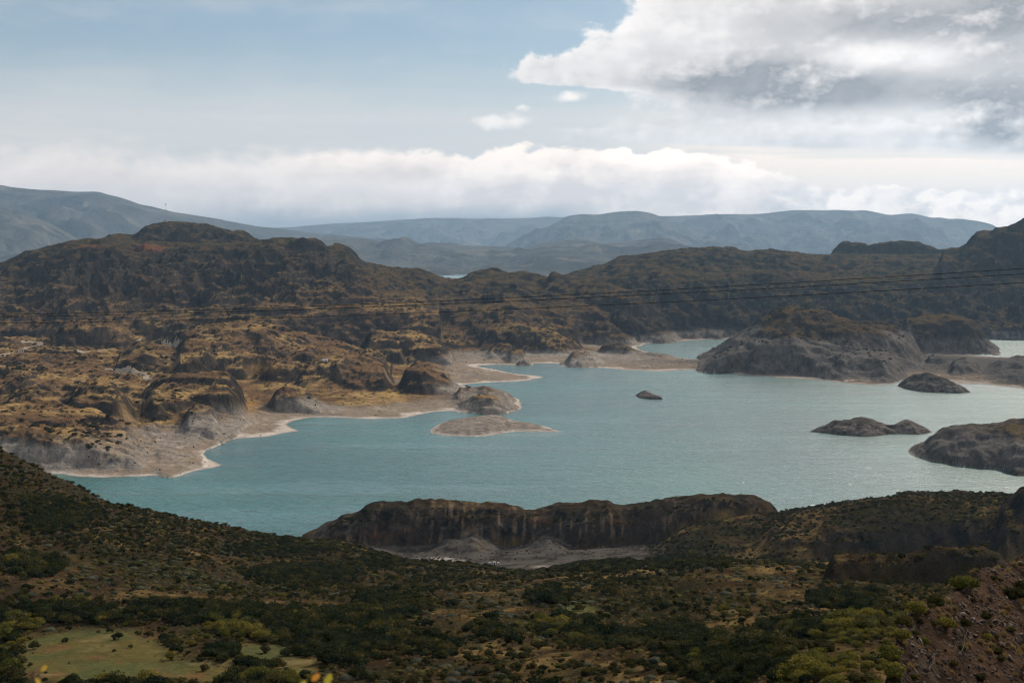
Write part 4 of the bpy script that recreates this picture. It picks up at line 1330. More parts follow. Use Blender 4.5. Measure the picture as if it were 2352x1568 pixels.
def scatter(name, pts, rot, size, idx, protos, label=None, tilt=None):
    """thousands of small plants or stones that nobody could count: one object, instances on points"""
    me = bpy.data.meshes.new(name)
    n = len(pts)
    me.vertices.add(n)
    me.vertices.foreach_set('co', np.asarray(pts, np.float32).ravel())
    for nm, typ, arr, key in (('rotv', 'FLOAT_VECTOR', rot, 'vector'), ('sizev', 'FLOAT_VECTOR', size, 'vector')):
        at = me.attributes.new(nm, typ, 'POINT')
        at.data.foreach_set(key, np.asarray(arr, np.float32).ravel())
    at = me.attributes.new('pick', 'INT', 'POINT')
    at.data.foreach_set('value', np.asarray(idx, np.int32))
    o = link(name, me, kind="stuff")
    if label:
        o['label'] = label
    cl = bpy.data.collections.new(name + "_kit")
    for i, p in enumerate(protos):
        cl.objects.link(bpy.data.objects.new("%s_%02d" % (name + "_piece", i), p))
    ng = bpy.data.node_groups.new(name, 'GeometryNodeTree')
    ng.interface.new_socket('Geometry', in_out='INPUT', socket_type='NodeSocketGeometry')
    ng.interface.new_socket('Geometry', in_out='OUTPUT', socket_type='NodeSocketGeometry')
    gi, go = ng.nodes.new('NodeGroupInput'), ng.nodes.new('NodeGroupOutput')
    ip = ng.nodes.new('GeometryNodeInstanceOnPoints')
    ci = ng.nodes.new('GeometryNodeCollectionInfo')
    ci.inputs['Collection'].default_value = cl
    ci.inputs['Separate Children'].default_value = True
    ci.inputs['Reset Children'].default_value = True

    def attr(nm, typ):
        nd = ng.nodes.new('GeometryNodeInputNamedAttribute')
        nd.data_type = typ
        nd.inputs['Name'].default_value = nm
        return nd.outputs[0]
    er = ng.nodes.new('FunctionNodeEulerToRotation')
    ng.links.new(attr('rotv', 'FLOAT_VECTOR'), er.inputs[0])
    ng.links.new(gi.outputs[0], ip.inputs['Points'])
    ng.links.new(ci.outputs[0], ip.inputs['Instance'])
    ip.inputs['Pick Instance'].default_value = True
    ng.links.new(attr('pick', 'INT'), ip.inputs['Instance Index'])
    ng.links.new(er.outputs[0], ip.inputs['Rotation'])
    ng.links.new(attr('sizev', 'FLOAT_VECTOR'), ip.inputs['Scale'])
    ng.links.new(ip.outputs[0], go.inputs[0])
    md = o.modifiers.new("scatter", 'NODES')
    md.node_group = ng
    return o


# which ground of the foreground is in sight
_, FPY = to_px(FORE.x, FORE.y, FORE.z)
FORE.hid = FPY - np.minimum.accumulate(FPY, axis=0)
FORE.sl = slopes(FORE)[0]


def ell(px, py, L):
    m = np.zeros_like(px)
    for (x, y, rx, ry) in L:
        m = np.maximum(m, 1 - sstep(0.55, 1.25, np.sqrt(((px - x) / rx) ** 2 + ((py - y) / ry) ** 2)))
    return m


THICKET = [(120, 1412, 260, 26), (420, 1412, 230, 26), (640, 1440, 160, 36), (830, 1455, 130, 60), (760, 1500, 120, 30), (900, 1395, 90, 36), (1010, 1490, 60, 20), (520, 1500, 60, 16), (560, 1535, 90, 12),
           (30, 1440, 60, 40), (20, 1510, 36, 60), (300, 1575, 160, 16), (560, 1572, 170, 18), (1270, 1370, 60, 20), (1290, 1440, 70, 24), (1400, 1470, 110, 22), (1130, 1450, 60, 20), (1580, 1290, 100, 18), (1380, 1302, 90, 14), (1660, 1500, 160, 34),
           (1830, 1450, 70, 22), (1960, 1440, 70, 30), (1740, 1545, 220, 34), (1560, 1460, 60, 22), (700, 1320, 140, 26), (860, 1290, 60, 14), (1990, 1410, 60, 16), (1950, 1380, 90, 22), (640, 1260, 120, 18), (120, 1180, 120, 40), (60, 1300, 90, 30)]
BARE = [(330, 1325, 300, 44), (1150, 1400, 220, 60), (1720, 1340, 220, 46), (1000, 1560, 200, 30), (1400, 1380, 60, 16), (900, 1560, 80, 20)]
YELLOW = [(20, 1470, 40, 50), (40, 1440, 70, 30), (500, 1450, 110, 26), (560, 1470, 60, 20), (620, 1562, 120, 16), (480, 1560, 80, 16), (1980, 1500, 100, 90), (1900, 1560, 120, 40), (2050, 1425, 60, 30), (1700, 1400, 60, 20), (640, 1370, 24, 16), (1250, 1445, 60, 16)]


def plant_points(n):
    b = -0.40 + 0.80 * rng.rand(n)
    D = np.sqrt(95.0 ** 2 + (890.0 ** 2 - 95.0 ** 2) * rng.rand(n))
    x = b * D
    z = FORE.sample(x, D)
    px, py = to_px(x, D, z)
    ok = (FORE.sample(x, D, FORE.hid) < 40) & (py < 1640) & (FORE.sample(x, D, FORE.stony) < 0.02) & (FORE.sample(x, D, FORE.flat) < 0.3)
    ok &= (FORE.sample(x, D, FORE.sl) < 0.95) & ~((D > 760) & (px > 700) & (px < 1480) & (py > 1215)) & (z > 6)
    return x[ok], D[ok], z[ok], px[ok], py[ok]


def grow():
    x, D, z, px, py = plant_points(230000)
    n = len(x)
    thick = ell(px, py, THICKET)
    bare = ell(px, py, BARE)
    yel = ell(px, py, YELLOW)
    mead = FORE.sample(x, D, FORE.meadow)
    patch = fbm(x / 38, D / 38, 701, 4)
    slope_l = sstep(1500, 200, px) * sstep(1400, 1250, py)
    thick = np.clip(thick * (0.55 + 1.6 * sstep(-0.25, 0.25, fbm(x / 14, D / 14, 705, 3))), 0, 1)
    dens = 0.17 + 0.55 * thick + 0.32 * sstep(-0.2, 0.3, patch) + 0.40 * slope_l * sstep(-0.4, 0.1, patch) - 0.12 * bare
    dens *= (1 - 0.985 * mead)
    keep = rng.rand(n) < np.clip(dens, 0.0, 1) * 0.55
    x, D, z, px, py, thick, bare, yel, mead, patch = (q[keep] for q in (x, D, z, px, py, thick, bare, yel, mead, patch))
    n = len(x)
    r = rng.rand(n)
    h = 0.5 + 1.3 * rng.rand(n) ** 2.4 + thick * (0.2 + 1.9 * rng.rand(n) ** 2.2) * sstep(640, 380, D) + 0.5 * thick * rng.rand(n)
    kind = np.where(rng.rand(n) < 0.38 + 0.34 * thick, rng.randint(0, 2, n), 2 + rng.randint(0, 2, n))
    kind = np.where(rng.rand(n) < 0.75 * yel, 4, kind)
    kind = np.where(rng.rand(n) < 0.02, 4, kind)
    cush = (rng.rand(n) < 0.12 + 0.50 * bare) & (thick < 0.4) & (mead < 0.3)
    kind = np.where(cush, 5 + rng.randint(0, 2, n), kind)
    h = np.where(cush, 0.35 + 0.55 * rng.rand(n) ** 1.4, h)
    wd = h * (0.95 + 0.55 * rng.rand(n))
    wd = np.where(cush, h * (1.3 + 0.7 * rng.rand(n)), wd)
    # right beside the stony slope the bushes are close
    return x, D, z, px, py, h, wd, kind, thick, mead, yel


PX = grow()


def add_bushes():
    x, D, z, px, py, h, wd, kind, thick, mead, yel = PX
    # single bushes read off the photograph: column, row of the foot, height, kind
    singles = [(270, 1468, 2.0, 0), (300, 1487, 1.0, 2), (262, 1496, 0.8, 2), (78, 1490, 2.2, 2), (48, 1570, 1.5, 0), (228, 1432, 2.6, 4), (400, 1480, 2.0, 2), (405, 1500, 2.4, 0), (395, 1514, 2.2, 4), (440, 1482, 1.7, 4), (472, 1470, 2.0, 4),
               (520, 1478, 2.2, 2), (545, 1490, 1.9, 0), (470, 1540, 1.7, 2), (510, 1520, 1.6, 0), (610, 1498, 2.0, 2), (1290, 1432, 4.6, 0), (1255, 1390, 4.2, 0), (1330, 1402, 2.4, 2), (1410, 1470, 4.4, 0), (1180, 1480, 3.4, 0), (1130, 1425, 3.0, 0),
               (1040, 1395, 3.0, 0), (1110, 1470, 2.4, 0), (980, 1440, 2.6, 0), (1580, 1465, 3.8, 0), (1655, 1480, 3.0, 0), (1840, 1448, 4.2, 0), (1760, 1440, 2.6, 2), (1930, 1408, 1.2, 0), (1898, 1416, 1.0, 0), (1950, 1418, 1.5, 0), (1985, 1420, 2.0, 0), (1905, 1425, 1.1, 0),
               (860, 1430, 4.0, 0), (800, 1450, 4.2, 0), (760, 1480, 4.0, 0), (700, 1470, 3.6, 0), (30, 1540, 3.2, 4), (40, 1505, 3.4, 2), (15, 1470, 3.8, 4), (55, 1440, 3.4, 2), (300, 1585, 3.0, 0), (350, 1590, 3.6, 0), (660, 1580, 3.2, 4), (600, 1575, 3.2, 0)]
    sx = []
    for (X, Y, hh, k) in singles:
        q = FORE.hit(X, Y)
        if q:
            sx.append((q[0], q[1], q[2], X, Y, hh, hh * 1.15, k, 0.0, 0.0, 0.0))
    sx = np.array(sx).T
    x, D, z, px, py, h, wd, kind, thick, mead, yel = (np.concatenate([a, b]) for a, b in zip(PX, sx))
    # close bushes on and beside the stony slope
    near = [(2010, 1466, 1.5, 4), (1965, 1490, 1.6, 4), (1935, 1530, 1.9, 4), (1990, 1545, 1.7, 4), (1900, 1560, 1.8, 4), (2030, 1530, 1.3, 4), (1960, 1568, 1.5, 2), (2045, 1450, 1.2, 4), (1870, 1540, 1.6, 2), (1840, 1575, 1.7, 4), (2050, 1490, 0.8, 4), (2035, 1500, 0.8, 2),
            (2010, 1585, 1.3, 4), (2105, 1412, 0.9, 4), (2150, 1392, 0.8, 2), (2215, 1360, 1.2, 4), (2225, 1352, 0.9, 4), (2170, 1445, 0.8, 4), (2265, 1420, 0.5, 3), (2290, 1500, 0.45, 3), (2215, 1440, 0.6, 2), (2330, 1375, 0.9, 3), (2350, 1358, 0.9, 2), (2250, 1560, 0.45, 3),
            (2120, 1480, 0.5, 4), (2270, 1470, 0.5, 4), (2320, 1450, 0.4, 3), (2190, 1530, 0.4, 2), (2052, 1520, 0.9, 4), (2058, 1560, 0.9, 4), (2066, 1470, 0.7, 4), (2075, 1440, 0.7, 2)]
    nx = []
    for (X, Y, hh, k) in near:
        q = FORE.hit(X, Y)
        if q:
            nx.append((q[0], q[1], q[2], X, Y, hh, hh * 1.2, k, 0.0, 0.0, 1.0))
    nx = np.array(nx).T
    x, D, z, px, py, h, wd, kind, thick, mead, yel = (np.concatenate([a, b]) for a, b in zip((x, D, z, px, py, h, wd, kind, thick, mead, yel), nx))
    kind = kind.astype(int)
    n = len(x)
    hid = FORE.sample(x, D, FORE.hid)
    size_px = np.where(hid < 12, h, 0) * np.sqrt(wd / h) * FPX / D
    inview = (px > 5) & (px < 2347) & (py > 1000) & (py < 1575)
    size_px = np.where(inview, size_px, 0)
    size_px[len(PX[0]):] += 200                        # those read off the photograph are always things of their own
    order = np.argsort(-size_px)
    big, rest = order[:300], order[300:]
    rz = rng.rand(n) * 2 * np.pi
    names = {0: ("dark_shrub", "shrub"), 1: ("dark_shrub", "shrub"), 2: ("olive_shrub", "shrub"), 3: ("olive_shrub", "shrub"), 4: ("yellow_shrub", "shrub"), 5: ("cushion_plant", "shrub"), 6: ("cushion_plant", "shrub")}
    words = {0: "dark rounded shrub", 1: "dark spreading shrub", 2: "olive green shrub", 3: "low olive green shrub", 4: "yellow green shrub", 5: "grey green cushion plant", 6: "olive cushion plant"}

    def where(X, Y, d):
        if d < 135 and X > 2062:
            return "on the reddish stony slope"
        if X > 1820 and Y > 1455:
            return "on the bank beside the stony slope"
        if Y > 1540 and X < 760:
            return "along the bottom edge below the meadow"
        if X < 120 and Y > 1410:
            return "in the clump at the meadow's end"
        if FORE.sample(np.array([X2W[0]]), np.array([X2W[1]]), FORE.meadow)[0] > 0.35 and X < 760:
            return "standing on the open green meadow"
        if X < 620 and Y > 1385 and Y < 1450:
            return "in the dark thicket behind the meadow"
        if 370 < X < 660:
            return "among the bushes at the meadow's edge"
        if 620 <= X < 960 and Y > 1385:
            return "in the dense thicket east of the meadow"
        if 1800 < X < 2060 and Y > 1385:
            return "around the small bare clearing"
        if 1480 < X <= 1900 and Y > 1385:
            return "in the hollow below the golden knoll"
        if 1480 < X < 2100:
            return "on the golden knoll before the dark bluff"
        if Y > 1385:
            return "on the dry grass slope in mid foreground"
        if X < 620:
            return "on the dark hillside above the meadow"
        return "on the brown rise before the cliff"
    rows = []
    for i in big:
        k = int(kind[i])
        X2W[:] = [x[i], D[i]]
        wd_ = "tall" if h[i] > 2.9 else ("low" if h[i] < 1.5 else "waist-high" if h[i] < 2.1 else "bulky")
        rows.append((i, k, "%s %s" % (wd_, (words[k][4:] if words[k].startswith("low ") else words[k])), where(px[i], py[i], D[i])))
    byl = {}
    for rw in rows:
        byl.setdefault((rw[2], rw[3]), []).append(rw[0])
    ordn = ["first", "second", "third", "fourth", "fifth", "sixth", "seventh"]
    for (i, k, wds, wh) in rows:
        nm, cat = names[k]
        root = bpy.data.objects.new(nm, None)
        col.objects.link(root)
        root.location = (x[i], D[i], z[i] - 0.05)
        root.rotation_euler = (0, 0, rz[i])
        root.scale = (wd[i], wd[i], h[i])
        root.empty_display_size = 0.1
        mates = sorted(byl[(wds, wh)], key=lambda q: px[q])
        lab = "%s %s" % (wds, wh)
        if 1 < len(mates) <= 7:
            lab = "%s, %s from left" % (lab, ordn[mates.index(i)])
        root['label'] = lab
        root['category'] = cat
        root['group'] = "%ss %s" % (wds, wh)
        f = bpy.data.objects.new("foliage", PROTO[k])
        f.parent = root
        col.objects.link(f)
        if k < 5:
            st = bpy.data.objects.new("stems", STEMS[i % 3])
            st.parent = root
            col.objects.link(st)
    P = np.stack([x, D, z - 0.05], 1)[rest]
    rot = np.zeros((len(rest), 3))
    rot[:, 2] = rz[rest]
    size = np.stack([wd, wd, h], 1)[rest]
    scatter("scrub", P, rot, size, kind[rest], PROTO[:7], "low dark scrub and cushion plants covering the foreground slopes")


X2W = [0.0, 0.0]
add_bushes()


def grass_and_stones():
    # tussocks
    x, D, z, px, py = plant_points(120000)
    mead = FORE.sample(x, D, FORE.meadow)
    pat = fbm(x / 15, D / 15, 711, 3)
    k = (rng.rand(len(x)) < (0.15 + 0.85 * sstep(-0.1, 0.3, pat)) * (1 - 0.97 * mead) * sstep(640, 300, D))
    x, D, z = x[k], D[k], z[k]
    n = len(x)
    h = 0.30 + 0.35 * rng.rand(n)
    rot = np.stack([0.1 * rng.randn(n), 0.1 * rng.randn(n), rng.rand(n) * 6.28], 1)
    scatter("tussock_grass", np.stack([x, D, z - 0.03], 1), rot, np.stack([h * 1.3, h * 1.3, h], 1), rng.randint(0, 2, n), PROTO[7:9], "straw coloured tussock grass on the foreground slopes")
    # stony slope: stones and grit
    n = 30000
    b = 0.255 + 0.20 * rng.rand(n)
    D = 30 + 75 * np.sqrt(rng.rand(n))
    x = b * D
    ok = FORE.sample(x, D, FORE.stony) > 0.6
    x, D = x[ok], D[ok]
    z = FORE.sample(x, D)
    px, py = to_px(x, D, z)
    hid = FORE.sample(x, D, FORE.hid)
    ok = (hid < 25) & (py < 1620) & (px < 2480)
    x, D, z, px, py = x[ok], D[ok], z[ok], px[ok], py[ok]
    sl = FORE.sample(x, D, FORE.sl)
    n = len(x)
    s = 0.03 + 0.24 * rng.rand(n) ** 7 + 0.05 * rng.rand(n) ** 2
    order = np.argsort(-s * ((px < 2350) & (py < 1568) & (sl < 1.2)))
    big, rest = order[:60], order[60:]
    rz = rng.rand(n) * 6.28
    for i in big:
        o = link("stone", STONES[int(i) % 6], label="angular reddish stone lying loose on the stony slope" if (int(i) % 6) % 3 else "angular grey stone lying loose on the stony slope", category="stone",
                 group="loose reddish stones on the stony slope" if (int(i) % 6) % 3 else "loose grey stones on the stony slope")
        o.location = (x[i], D[i], z[i] + 0.05 * s[i])
        q = s[i] * 1.35
        o.scale = (q, q, q)
        o.rotation_euler = (0.4 * rng.randn(), 0.4 * rng.randn(), rz[i])
    rot = np.stack([0.5 * rng.randn(n), 0.5 * rng.randn(n), rz], 1)[rest]
    scatter("gravel", np.stack([x, D, z], 1)[rest], rot, np.repeat(s[rest][:, None], 3, 1), rng.randint(0, 6, len(rest)), STONES, "reddish grit and gravel covering the stony slope")
    k = (rng.rand(len(x)) < 0.10 + 0.35 * sstep(0.0, 0.4, fbm(x / 5, D / 5, 731, 3))) & (sl < 1.6)
    k &= rng.rand(len(x)) < 0.25
    gx, gy, gz = x[k], D[k], z[k]
    m = len(gx)
    gh = 0.16 + 0.22 * rng.rand(m)
    scatter("slope_grass", np.stack([gx, gy, gz - 0.02], 1), np.stack([0.2 * rng.randn(m), 0.2 * rng.randn(m), rng.rand(m) * 6.28], 1), np.stack([gh * 1.3, gh * 1.3, gh], 1), np.where(rng.rand(m) < 0.7, rng.randint(0, 2, m), 2), PROTO[7:9] + [PROTO[2]], "dry grass tufts on the stony slope")
    # fallen blocks below the front cliff, stones along the far beaches
    n = 9000
    X = 720 + 780 * rng.rand(n)
    D = 800 + 80 * rng.rand(n) ** 0.6
    x = (X - CX) / FPX * D
    z = FORE.sample(x, D)
    k = (FORE.sample(x, D, FORE.sl) < 0.9) & (z > 4) & (rng.rand(n) < 0.15 + 0.85 * sstep(-0.05, 0.35, fbm(x / 16, D / 16, 741, 3)))
    x, D, z = x[k], D[k], z[k]
    n = len(x)
    q = 0.25 + 1.5 * rng.rand(n) ** 6
    scatter("cliff_rubble", np.stack([x, D, z], 1), np.stack([0.5 * rng.randn(n), 0.5 * rng.randn(n), rng.rand(n) * 6.28], 1), np.repeat(q[:, None], 3, 1), rng.randint(0, 6, n), STONES, "fallen blocks and rubble below the front cliff")
    n = 40000
    b = -0.36 + 0.72 * rng.rand(n)
    D = np.sqrt(1200.0 ** 2 + (2900.0 ** 2 - 1200.0 ** 2) * rng.rand(n))
    x = b * D
    z = MID.sample(x, D)
    k = (z > 0.3) & (z < 14) & (rng.rand(n) < 0.1 + 0.9 * sstep(0.0, 0.35, fbm(x / 40, D / 40, 751, 3)))
    x, D, z = x[k], D[k], z[k]
    n = len(x)
    q = 0.5 + 2.2 * rng.rand(n) ** 5
    scatter("shore_rubble", np.stack([x, D, z], 1), np.stack([0.5 * rng.randn(n), 0.5 * rng.randn(n), rng.rand(n) * 6.28], 1), np.repeat(q[:, None], 3, 1), rng.randint(0, 6, n), STONES, "loose blocks strewn along the far shores")
    # shrubs of the far golden hillside
    n = 60000
    b = -0.42 + 0.72 * rng.rand(n)
    D = np.sqrt(1230.0 ** 2 + (2700.0 ** 2 - 1230.0 ** 2) * rng.rand(n))
    x = b * D
    z = MID.sample(x, D)
    pat = fbm(x / 90, D / 90, 721, 4) + 0.5 * fbm(x / 25, D / 25, 725, 3)
    sl = MID.sample(x, D, slopes(MID)[0])
    k = (z > 15) & (sl < 0.7) & (rng.rand(n) < 0.05 + 0.80 * sstep(0.10, 0.40, pat)) & (rng.rand(n) < 0.8)
    x, D, z = x[k], D[k], z[k]
    n = len(x)
    h = 1.3 + 2.6 * rng.rand(n) ** 2
    rot = np.zeros((n, 3)); rot[:, 2] = rng.rand(n) * 6.28
    scatter("hill_scrub", np.stack([x, D, z - 0.1], 1), rot, np.stack([h * 1.5, h * 1.5, h], 1), rng.randint(0, 4, n), PROTO[:4], "dark scrub dotting the golden hillside across the lake")


grass_and_stones()

# ------------------------------------------------------------------ built things
STEEL = mat_plain("galvanised_steel", (0.30, 0.31, 0.32), 0.55, 0.15, 1.0, metallic=0.6)
CABLE = mat_plain("cable_black", (0.010, 0.010, 0.011), 0.6, 0.1, 1.0)
TIMBER = mat_plain("pole_timber", (0.16, 0.13, 0.105), 0.9, 0.35, 2.0)
PAINT = mat_plain("white_painted_metal", (0.62, 0.62, 0.60), 0.5, 0.12, 1.5)
ROOFM = mat_plain("sheet_roof", (0.42, 0.43, 0.44), 0.5, 0.2, 1.0)
DARKM = mat_plain("dark_opening", (0.025, 0.025, 0.025), 0.8, 0.2, 1.0)
REDP = mat_plain("mast_red", (0.35, 0.06, 0.04), 0.6, 0.2, 1.0)
CONC = mat_plain("concrete", (0.32, 0.31, 0.29), 0.9, 0.25, 2.0)
DIRT = mat_plain("track_dirt", (0.30, 0.245, 0.185), 0.95, 0.3, 0.08)


def tube(pts, rad, sides=6, caps=True):
    pts = [np.asarray(p, float) for p in pts]
    rad = [rad] * len(pts) if np.isscalar(rad) else rad
    V, F = [], []
    for i, p in enumerate(pts):
        d = pts[min(i + 1, len(pts) - 1)] - pts[max(i - 1, 0)]
        d /= np.linalg.norm(d) + 1e-9
        up = np.array([0, 0, 1.0]) if abs(d[2]) < 0.9 else np.array([1.0, 0, 0])
        a = np.cross(d, up); a /= np.linalg.norm(a)
        b = np.cross(d, a)
        for k in range(sides):
            t = 2 * math.pi * k / sides
            V.append(p + rad[i] * (a * math.cos(t) + b * math.sin(t)))
    for i in range(len(pts) - 1):
        for k in range(sides):
            q = (k + 1) % sides
            F.append((i * sides + k, i * sides + q, (i + 1) * sides + q, (i + 1) * sides + k))
    return V, F


def box(c, s):
    cx, cy_, cz = c
    hx, hy, hz = s[0] / 2, s[1] / 2, s[2] / 2
    V = [(cx + a * hx, cy_ + b * hy, cz + d * hz) for d in (-1, 1) for b in (-1, 1) for a in (-1, 1)]
    F = [(0, 2, 3, 1), (4, 5, 7, 6), (0, 1, 5, 4), (2, 6, 7, 3), (0, 4, 6, 2), (1, 3, 7, 5)]
    return V, F


def join(*parts):
    V, F, o = [], [], 0
    for v, f in parts:
        V += [tuple(q) for q in v]
        F += [tuple(i + o for i in t) for t in f]
        o += len(v)
    return V, F


def obj(name, vf, mat, parent=None, smooth=False, **props):
    V, F = vf
    me = bpy.data.meshes.new(name)
    me.from_pydata([tuple(map(float, v)) for v in V], [], F)
    if smooth:
        me.polygons.foreach_set('use_smooth', np.ones(len(F), bool))
    me.update()
    return link(name, me, mat, parent, **props)


def thing(name, loc, label, category, group=None, rz=0.0):
    o = bpy.data.objects.new(name, None)
    col.objects.link(o)
    o.location = loc
    o.rotation_euler = (0, 0, rz)
    o.empty_display_size = 0.2
    o['label'] = label
    o['category'] = category
    if group:
        o['group'] = group
    return o


# three cables of the power line that crosses the view
def ray(X, Y, D):
    return np.array([(X - CX) / FPX * D, D, CAMZ - (Y - HOR) / FPX * D])


for nm, (yl, ym, yr), off, lab in (("top", (722.0, 683.5, 616.5), 0.0, "black overhead power cable, uppermost of the three crossing the hills"),
                                   ("mid", (727.5, 691.5, 629.0), 0.6, "black overhead power cable, middle one of the three crossing the hills"),
                                   ("low", (742.0, 710.0, 649.0), 1.2, "black overhead power cable, lowest of the three crossing the hills")):
    A, B = ray(0, yl, 74 + off), ray(2352, yr, 46 + off)
    tm = 0.5
    # where along the span the middle of the picture falls
    u = np.linspace(0, 1, 400)
    pp = A[None] + (B - A)[None] * u[:, None]
    k = np.argmin(np.abs(pp[:, 0]))
    zm = CAMZ - (ym - HOR) / FPX * pp[k, 1]
    t0 = u[k]
    sag = (zm - pp[k, 2]) / (t0 * (1 - t0))
    pts = []
    for t in np.linspace(-0.8, 1.6, 120):
        p = A + (B - A) * t
        p[2] += sag * t * (1 - t)
        pts.append(p)
    V, F = tube(pts, 0.010, 6)
    c0 = np.array(pts[60])
    o = obj("power_cable", ([v - c0 for v in V], F), CABLE, smooth=True, label=lab, category="power cable", group="overhead power cables")
    o.location = c0


# mast on the summit of the west hill
def mast():
    best = None
    for dy in range(-40, 60, 10):
        x = (381 - CX) / FPX * (3900 + dy)
        zz = float(MID.sample(np.array([x]), np.array([3900.0 + dy]))[0])
        yy = HOR + (CAMZ - zz) * FPX / (3900 + dy)
        if best is None or yy < best[0]:
            best = (yy, x, 3900.0 + dy, zz)
    _, x, y, z = best
    r = thing("antenna_mast", (x, y, z), "thin guyed antenna mast on top of the highest rounded hill", "mast")
    H = 51.0
    obj("shaft", join(*[tube([(0.5 * math.cos(a), 0.5 * math.sin(a), -1), (0.4 * math.cos(a), 0.4 * math.sin(a), H)], 0.22, 5) for a in (0.5, 2.6, 4.7)]), STEEL, r)
    obj("antenna_head", join(tube([(0, 0, H - 4.5), (0, 0, H - 4), (0, 0, H - 0.5), (0, 0, H)], [0.4, 1.5, 1.5, 0.4], 8), tube([(0, 0, H), (0, 0, H + 3.5)], 0.22, 5)), STEEL, r)
    for a in (0.3, 2.4, 4.5):
        obj("guy_wire", tube([(0, 0, H * 0.72), (20 * math.cos(a), 20 * math.sin(a), -0.6)], 0.05, 4), STEEL, r)
    h = thing("equipment_hut", (x, y - 6, z - 0.6), "small gabled hut at the foot of the antenna mast", "hut")
    obj("wall", box((0, 0, 1.4), (6.5, 4.5, 3.6)), CONC, h)
    obj("roof", ([(-3.8, -2.9, 3.1), (3.8, -2.9, 3.1), (3.8, 2.9, 3.1), (-3.8, 2.9, 3.1), (-0.6, 0, 6.0), (0.6, 0, 6.0)], [(0, 1, 5, 4), (2, 3, 4, 5), (1, 2, 5), (3, 0, 4), (0, 3, 2, 1)]), REDP, h)
    obj("door", box((0.8, -2.28, 1.0), (1.1, 0.08, 2.1)), DARKM, h)


mast()


def pole(S, X, Y, H, label, rz=0.0, arm=1.6):
    q = S.hit(X, Y)
    if q is None:
        return None
    r = thing("utility_pole", (q[0], q[1], q[2] - 0.2), label, "utility pole", None, rz)
    obj("post", tube([(0, 0, -0.8), (0, 0, H)], [0.17, 0.12], 8), TIMBER, r, True)
    obj("crossarm", box((0, -0.16, H - 0.35), (arm, 0.14, 0.16)), TIMBER, r)
    for sx in (-0.45, 0.0, 0.45):
        obj("insulator", tube([(sx * arm, -0.16, H - 0.27), (sx * arm, -0.16, H - 0.16), (sx * arm, -0.16, H - 0.05)], [0.05, 0.09, 0.04], 6), PAINT, r, True)
    return r


pole(FORE, 1144, 1290, 6.6, "bare utility pole with a crossarm standing on the pale quarry floor below the cliff")
pole(MID, 886, 878, 11.0, "utility pole on the brown slope above the far beach rocks")
pole(MID, 805, 901, 7.0, "short utility pole below the pale rock outcrop by the far beach")
pole(MID, 925, 905, 8.0, "utility pole at the foot of the brown dome, farther from the point")
pole(MID, 1015, 909, 13.0, "utility pole at the foot of the brown dome, nearer the rocky point")
pole(MID, 13, 890, 9.0, "utility pole alone on the golden hillside at the picture's left edge")


def pump_station():
    q = FORE.hit(1135, 1296)
    r = thing("pump_station", (q[0], q[1], q[2] - 0.15), "small white cabinets inside a low fence beside the utility pole below the cliff", "pump station")
    for cx, w, hh in ((-2.4, 1.2, 1.5), (0.1, 1.7, 1.7), (2.4, 0.9, 1.4)):
        c = obj("cabinet", box((cx, 0, hh / 2), (w, 1.3, hh)), PAINT, r)
        obj("lid", box((cx, 0, hh + 0.06), (w + 0.16, 1.5, 0.12)), ROOFM, c)
        obj("door", box((cx + 0.1, -0.665, hh * 0.45), (w * 0.5, 0.03, hh * 0.7)), DARKM, c)
    for i in range(8):
        obj("fence_post", tube([(-3.6 + i * 1.02, -1.7, -0.3), (-3.6 + i * 1.02, -1.7, 1.15)], 0.05, 5), STEEL, r)
    for zz in (0.45, 1.05):
        obj("fence_rail", tube([(-3.6, -1.7, zz), (3.54, -1.7, zz)], 0.03, 4), STEEL, r)
    q = MID.hit(747, 829)
    h = thing("hut", (q[0], q[1], q[2] - 0.3), "tiny white hut on the brown hill above the pale rocks", "hut")
    obj("wall", box((0, 0, 1.3), (7.0, 4.0, 2.6)), PAINT, h)
    obj("roof", ([(-3.9, -2.4, 2.55), (3.9, -2.4, 2.55), (3.9, 2.4, 2.55), (-3.9, 2.4, 2.55), (-3.9, 0, 3.7), (3.9, 0, 3.7)], [(0, 1, 5, 4), (2, 3, 4, 5), (1, 2, 5), (3, 0, 4), (0, 3, 2, 1)]), ROOFM, h)
    obj("door", box((1.2, -2.03, 1.0), (1.0, 0.06, 2.0)), DARKM, h)


pump_station()


# dirt tracks on the golden hillside
def track(pts, w):
    P = []
    for (X, Y) in pts:
        q = MID.hit(X, Y)
        if q:
            P.append(q[:2])
    P = np.array(P)
    seg = np.r_[0, np.cumsum(np.linalg.norm(np.diff(P, axis=0), axis=1))]
    t = np.linspace(0, seg[-1], max(8, int(seg[-1] / 5)))
    c = np.stack([gsm(np.interp(t, seg, P[:, 0]), 2), gsm(np.interp(t, seg, P[:, 1]), 2)], 1)
    d = np.gradient(c, axis=0)
    d /= np.linalg.norm(d, axis=1)[:, None] + 1e-9
    nrm = np.stack([-d[:, 1], d[:, 0]], 1)
    V, F = [], []
    ks = np.linspace(-1, 1, 5)
    wob = 1 + 0.35 * perlin(t / 17, t * 0 + len(pts), 801)
    for k in ks:
        q = c + nrm * k * w * 0.5 * wob[:, None]
        z = MID.sample(q[:, 0], q[:, 1]) + 0.55 - 0.35 * abs(k)
        V.append(np.stack([q[:, 0], q[:, 1], z], 1))
    n = len(t)
    V = np.concatenate(V)
    for a in range(4):
        for i in range(n - 1):
            F.append((a * n + i, a * n + i + 1, (a + 1) * n + i + 1, (a + 1) * n + i))
    me = raw_mesh("dirt_track", V, F)
    link("dirt_track", me, DIRT, kind="structure")


